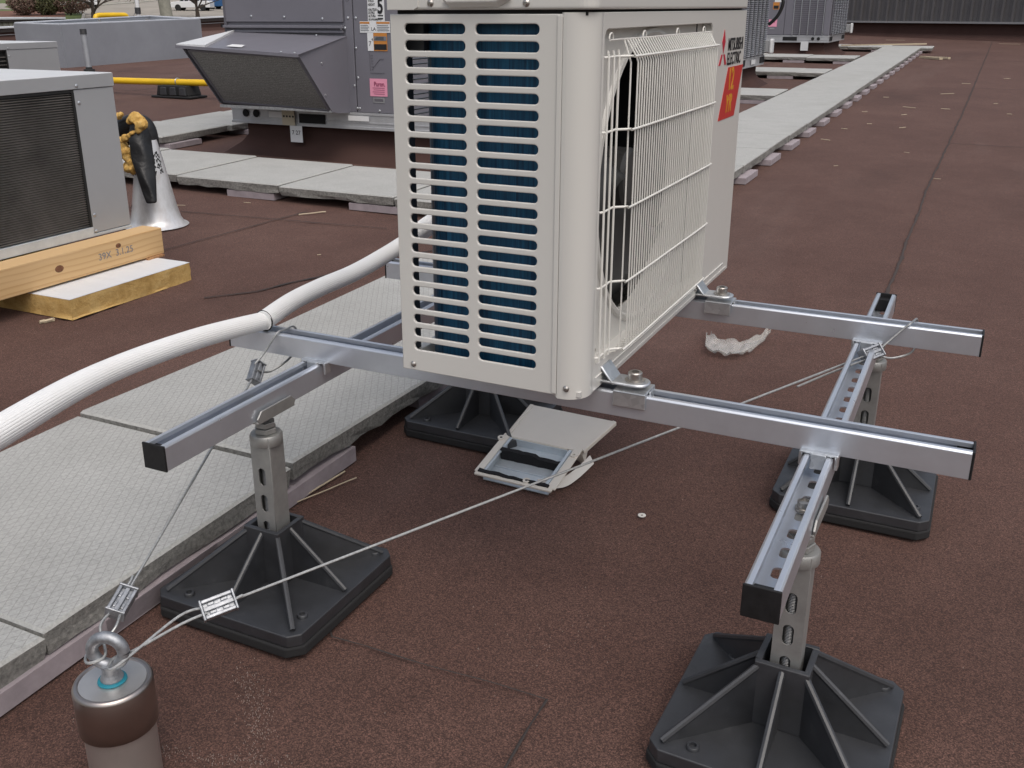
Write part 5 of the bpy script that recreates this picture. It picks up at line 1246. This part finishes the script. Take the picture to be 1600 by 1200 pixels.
shrub('reddish brown bare shrub at the left end of the mulch bed', -92.6, 74.0, 1.6, 2.6, 3, LEAF_O)
shrub('rounded greenish shrub in the mulch bed', -91.2, 75.6, 1.5, 2.5, 11, LEAF_G)
shrub('dense purple brown shrub at the right end of the mulch bed', -89.9, 77.6, 2.2, 2.9, 5, LEAF_R)
bare_tree('conifer like dark tree with drooping twigs right of the shrubs', -81.9, 73.3, 8, .22, 21, LEAF_G, .10, 6, 3, fork=.07)
bare_tree('small leafless tree in the lot beside the white car', -75.7, 81.4, 6.0, .20, 8, LEAF_O, .05, 6, 1, fork=.13)
up = thing('utility_pole', 'leaning weathered timber utility pole in the parking lot', 'utility pole', (-76.5, 77.85, cam_plane(-76.5, 77.85)))
b = MB(); b.tube([(0, 0, -.2), (-.9, -.3, 10)], [.62, .45], 14); b.build('pole', NM('weathered_timber', (.24,.235,.20), .9).worn(.2, 3).m, up, smooth=True)
b = MB(); b.box(-1.9, .5, -.5, -.3, 8.6, 8.9); b.build('crossarm', BARK, up)
b = MB(); b.tube([(-80.2, 76.8, cam_plane(-80, 77)), (-77.2, 77.6, 6.0)], .025, 5); o = b.build('guy_wire', GALV_D); tag(o, 'thin guy wire slanting down from the utility pole', 'wire')
def car(label, x, y, rot, paint, L=4.6, suv=True):
    t = thing('parked_car', label, 'car', (x, y, cam_plane(x, y)), rot, 'parked cars in the lot'); W = .92
    def sect(pl, w0, w1, name, mat):
        b = MB(); n = len(pl); vs = [(px, -w0 if pz < 1.0 else -w1, pz) for px, pz in pl] + [(px, w0 if pz < 1.0 else w1, pz) for px, pz in pl]
        b.add(vs, [tuple(range(n)), tuple(range(2*n-1, n-1, -1))] + [(i, i+n, (i+1) % n+n, (i+1) % n) for i in range(n)]); return b.build(name, mat, t, bevel=.05, seg=3)
    h = L/2
    sect([(-h, .35), (-h, .78), (-h+.12, .98), (-h+1.15, 1.06), (h-.25, 1.10), (h, .95), (h, .35)], W, W, 'body', paint)
    sect([(-h+1.0, 1.04), (-h+1.75, 1.60), (h-1.0, 1.66), (h-.25, 1.09)], W-.05, W-.18, 'windows', CGLASS)
    sect([(-h+1.72, 1.60), (-h+1.9, 1.68), (h-1.1, 1.71), (h-.98, 1.64)], W-.18, W-.2, 'cabin_roof', paint)
    b = MB()
    for px in (-h+1.72, -.05, h-1.1): 
        for s in (-1, 1): b.tube([(px-.08, s*(W-.06), 1.06), (px+.05, s*(W-.17), 1.64)], .05, 4)
    b.build('pillars', paint, t)
    for px in (-h+.88, h-.88):
        for s in (-1, 1):
            b = MB(); M = T(px, s*(W-.10), .36) @ Matrix.Rotation(R(90), 4, 'X'); b.lathe([(.36, -.11), (.36, .11), (.30, .125), (.24, .12)], 20, M); w = b.build('tyre', TYRE, t, smooth=True)
            b = MB(); b.lathe([(.24, -.12), (.24, .10), (0, .11)], 14, M); b.build('rim', GALV, t, smooth=True)
    b = MB(); b.box(-h-.02, -h+.06, -.55, .55, .45, .62); b.build('grille', VOID, t, bevel=.02)
    for s in (-1, 1):
        b = MB(); b.box(-h-.015, -h+.10, s*.72-.16, s*.72+.16, .72, .84); b.build('headlight', CGLASS, t, bevel=.03)
    return t
rotc = math.atan2(.70, .71) + math.pi
car('white car parked in the lot beyond the leafless tree', -86.6, 92.6, R(25), CARW, 4.7)
car('blue car parked farther right in the lot', -86.0, 97.6, R(15), CARB, 4.4)
car('white car at the top edge above the shrubs', -101.2, 89.9, R(150), CARW, 4.5)
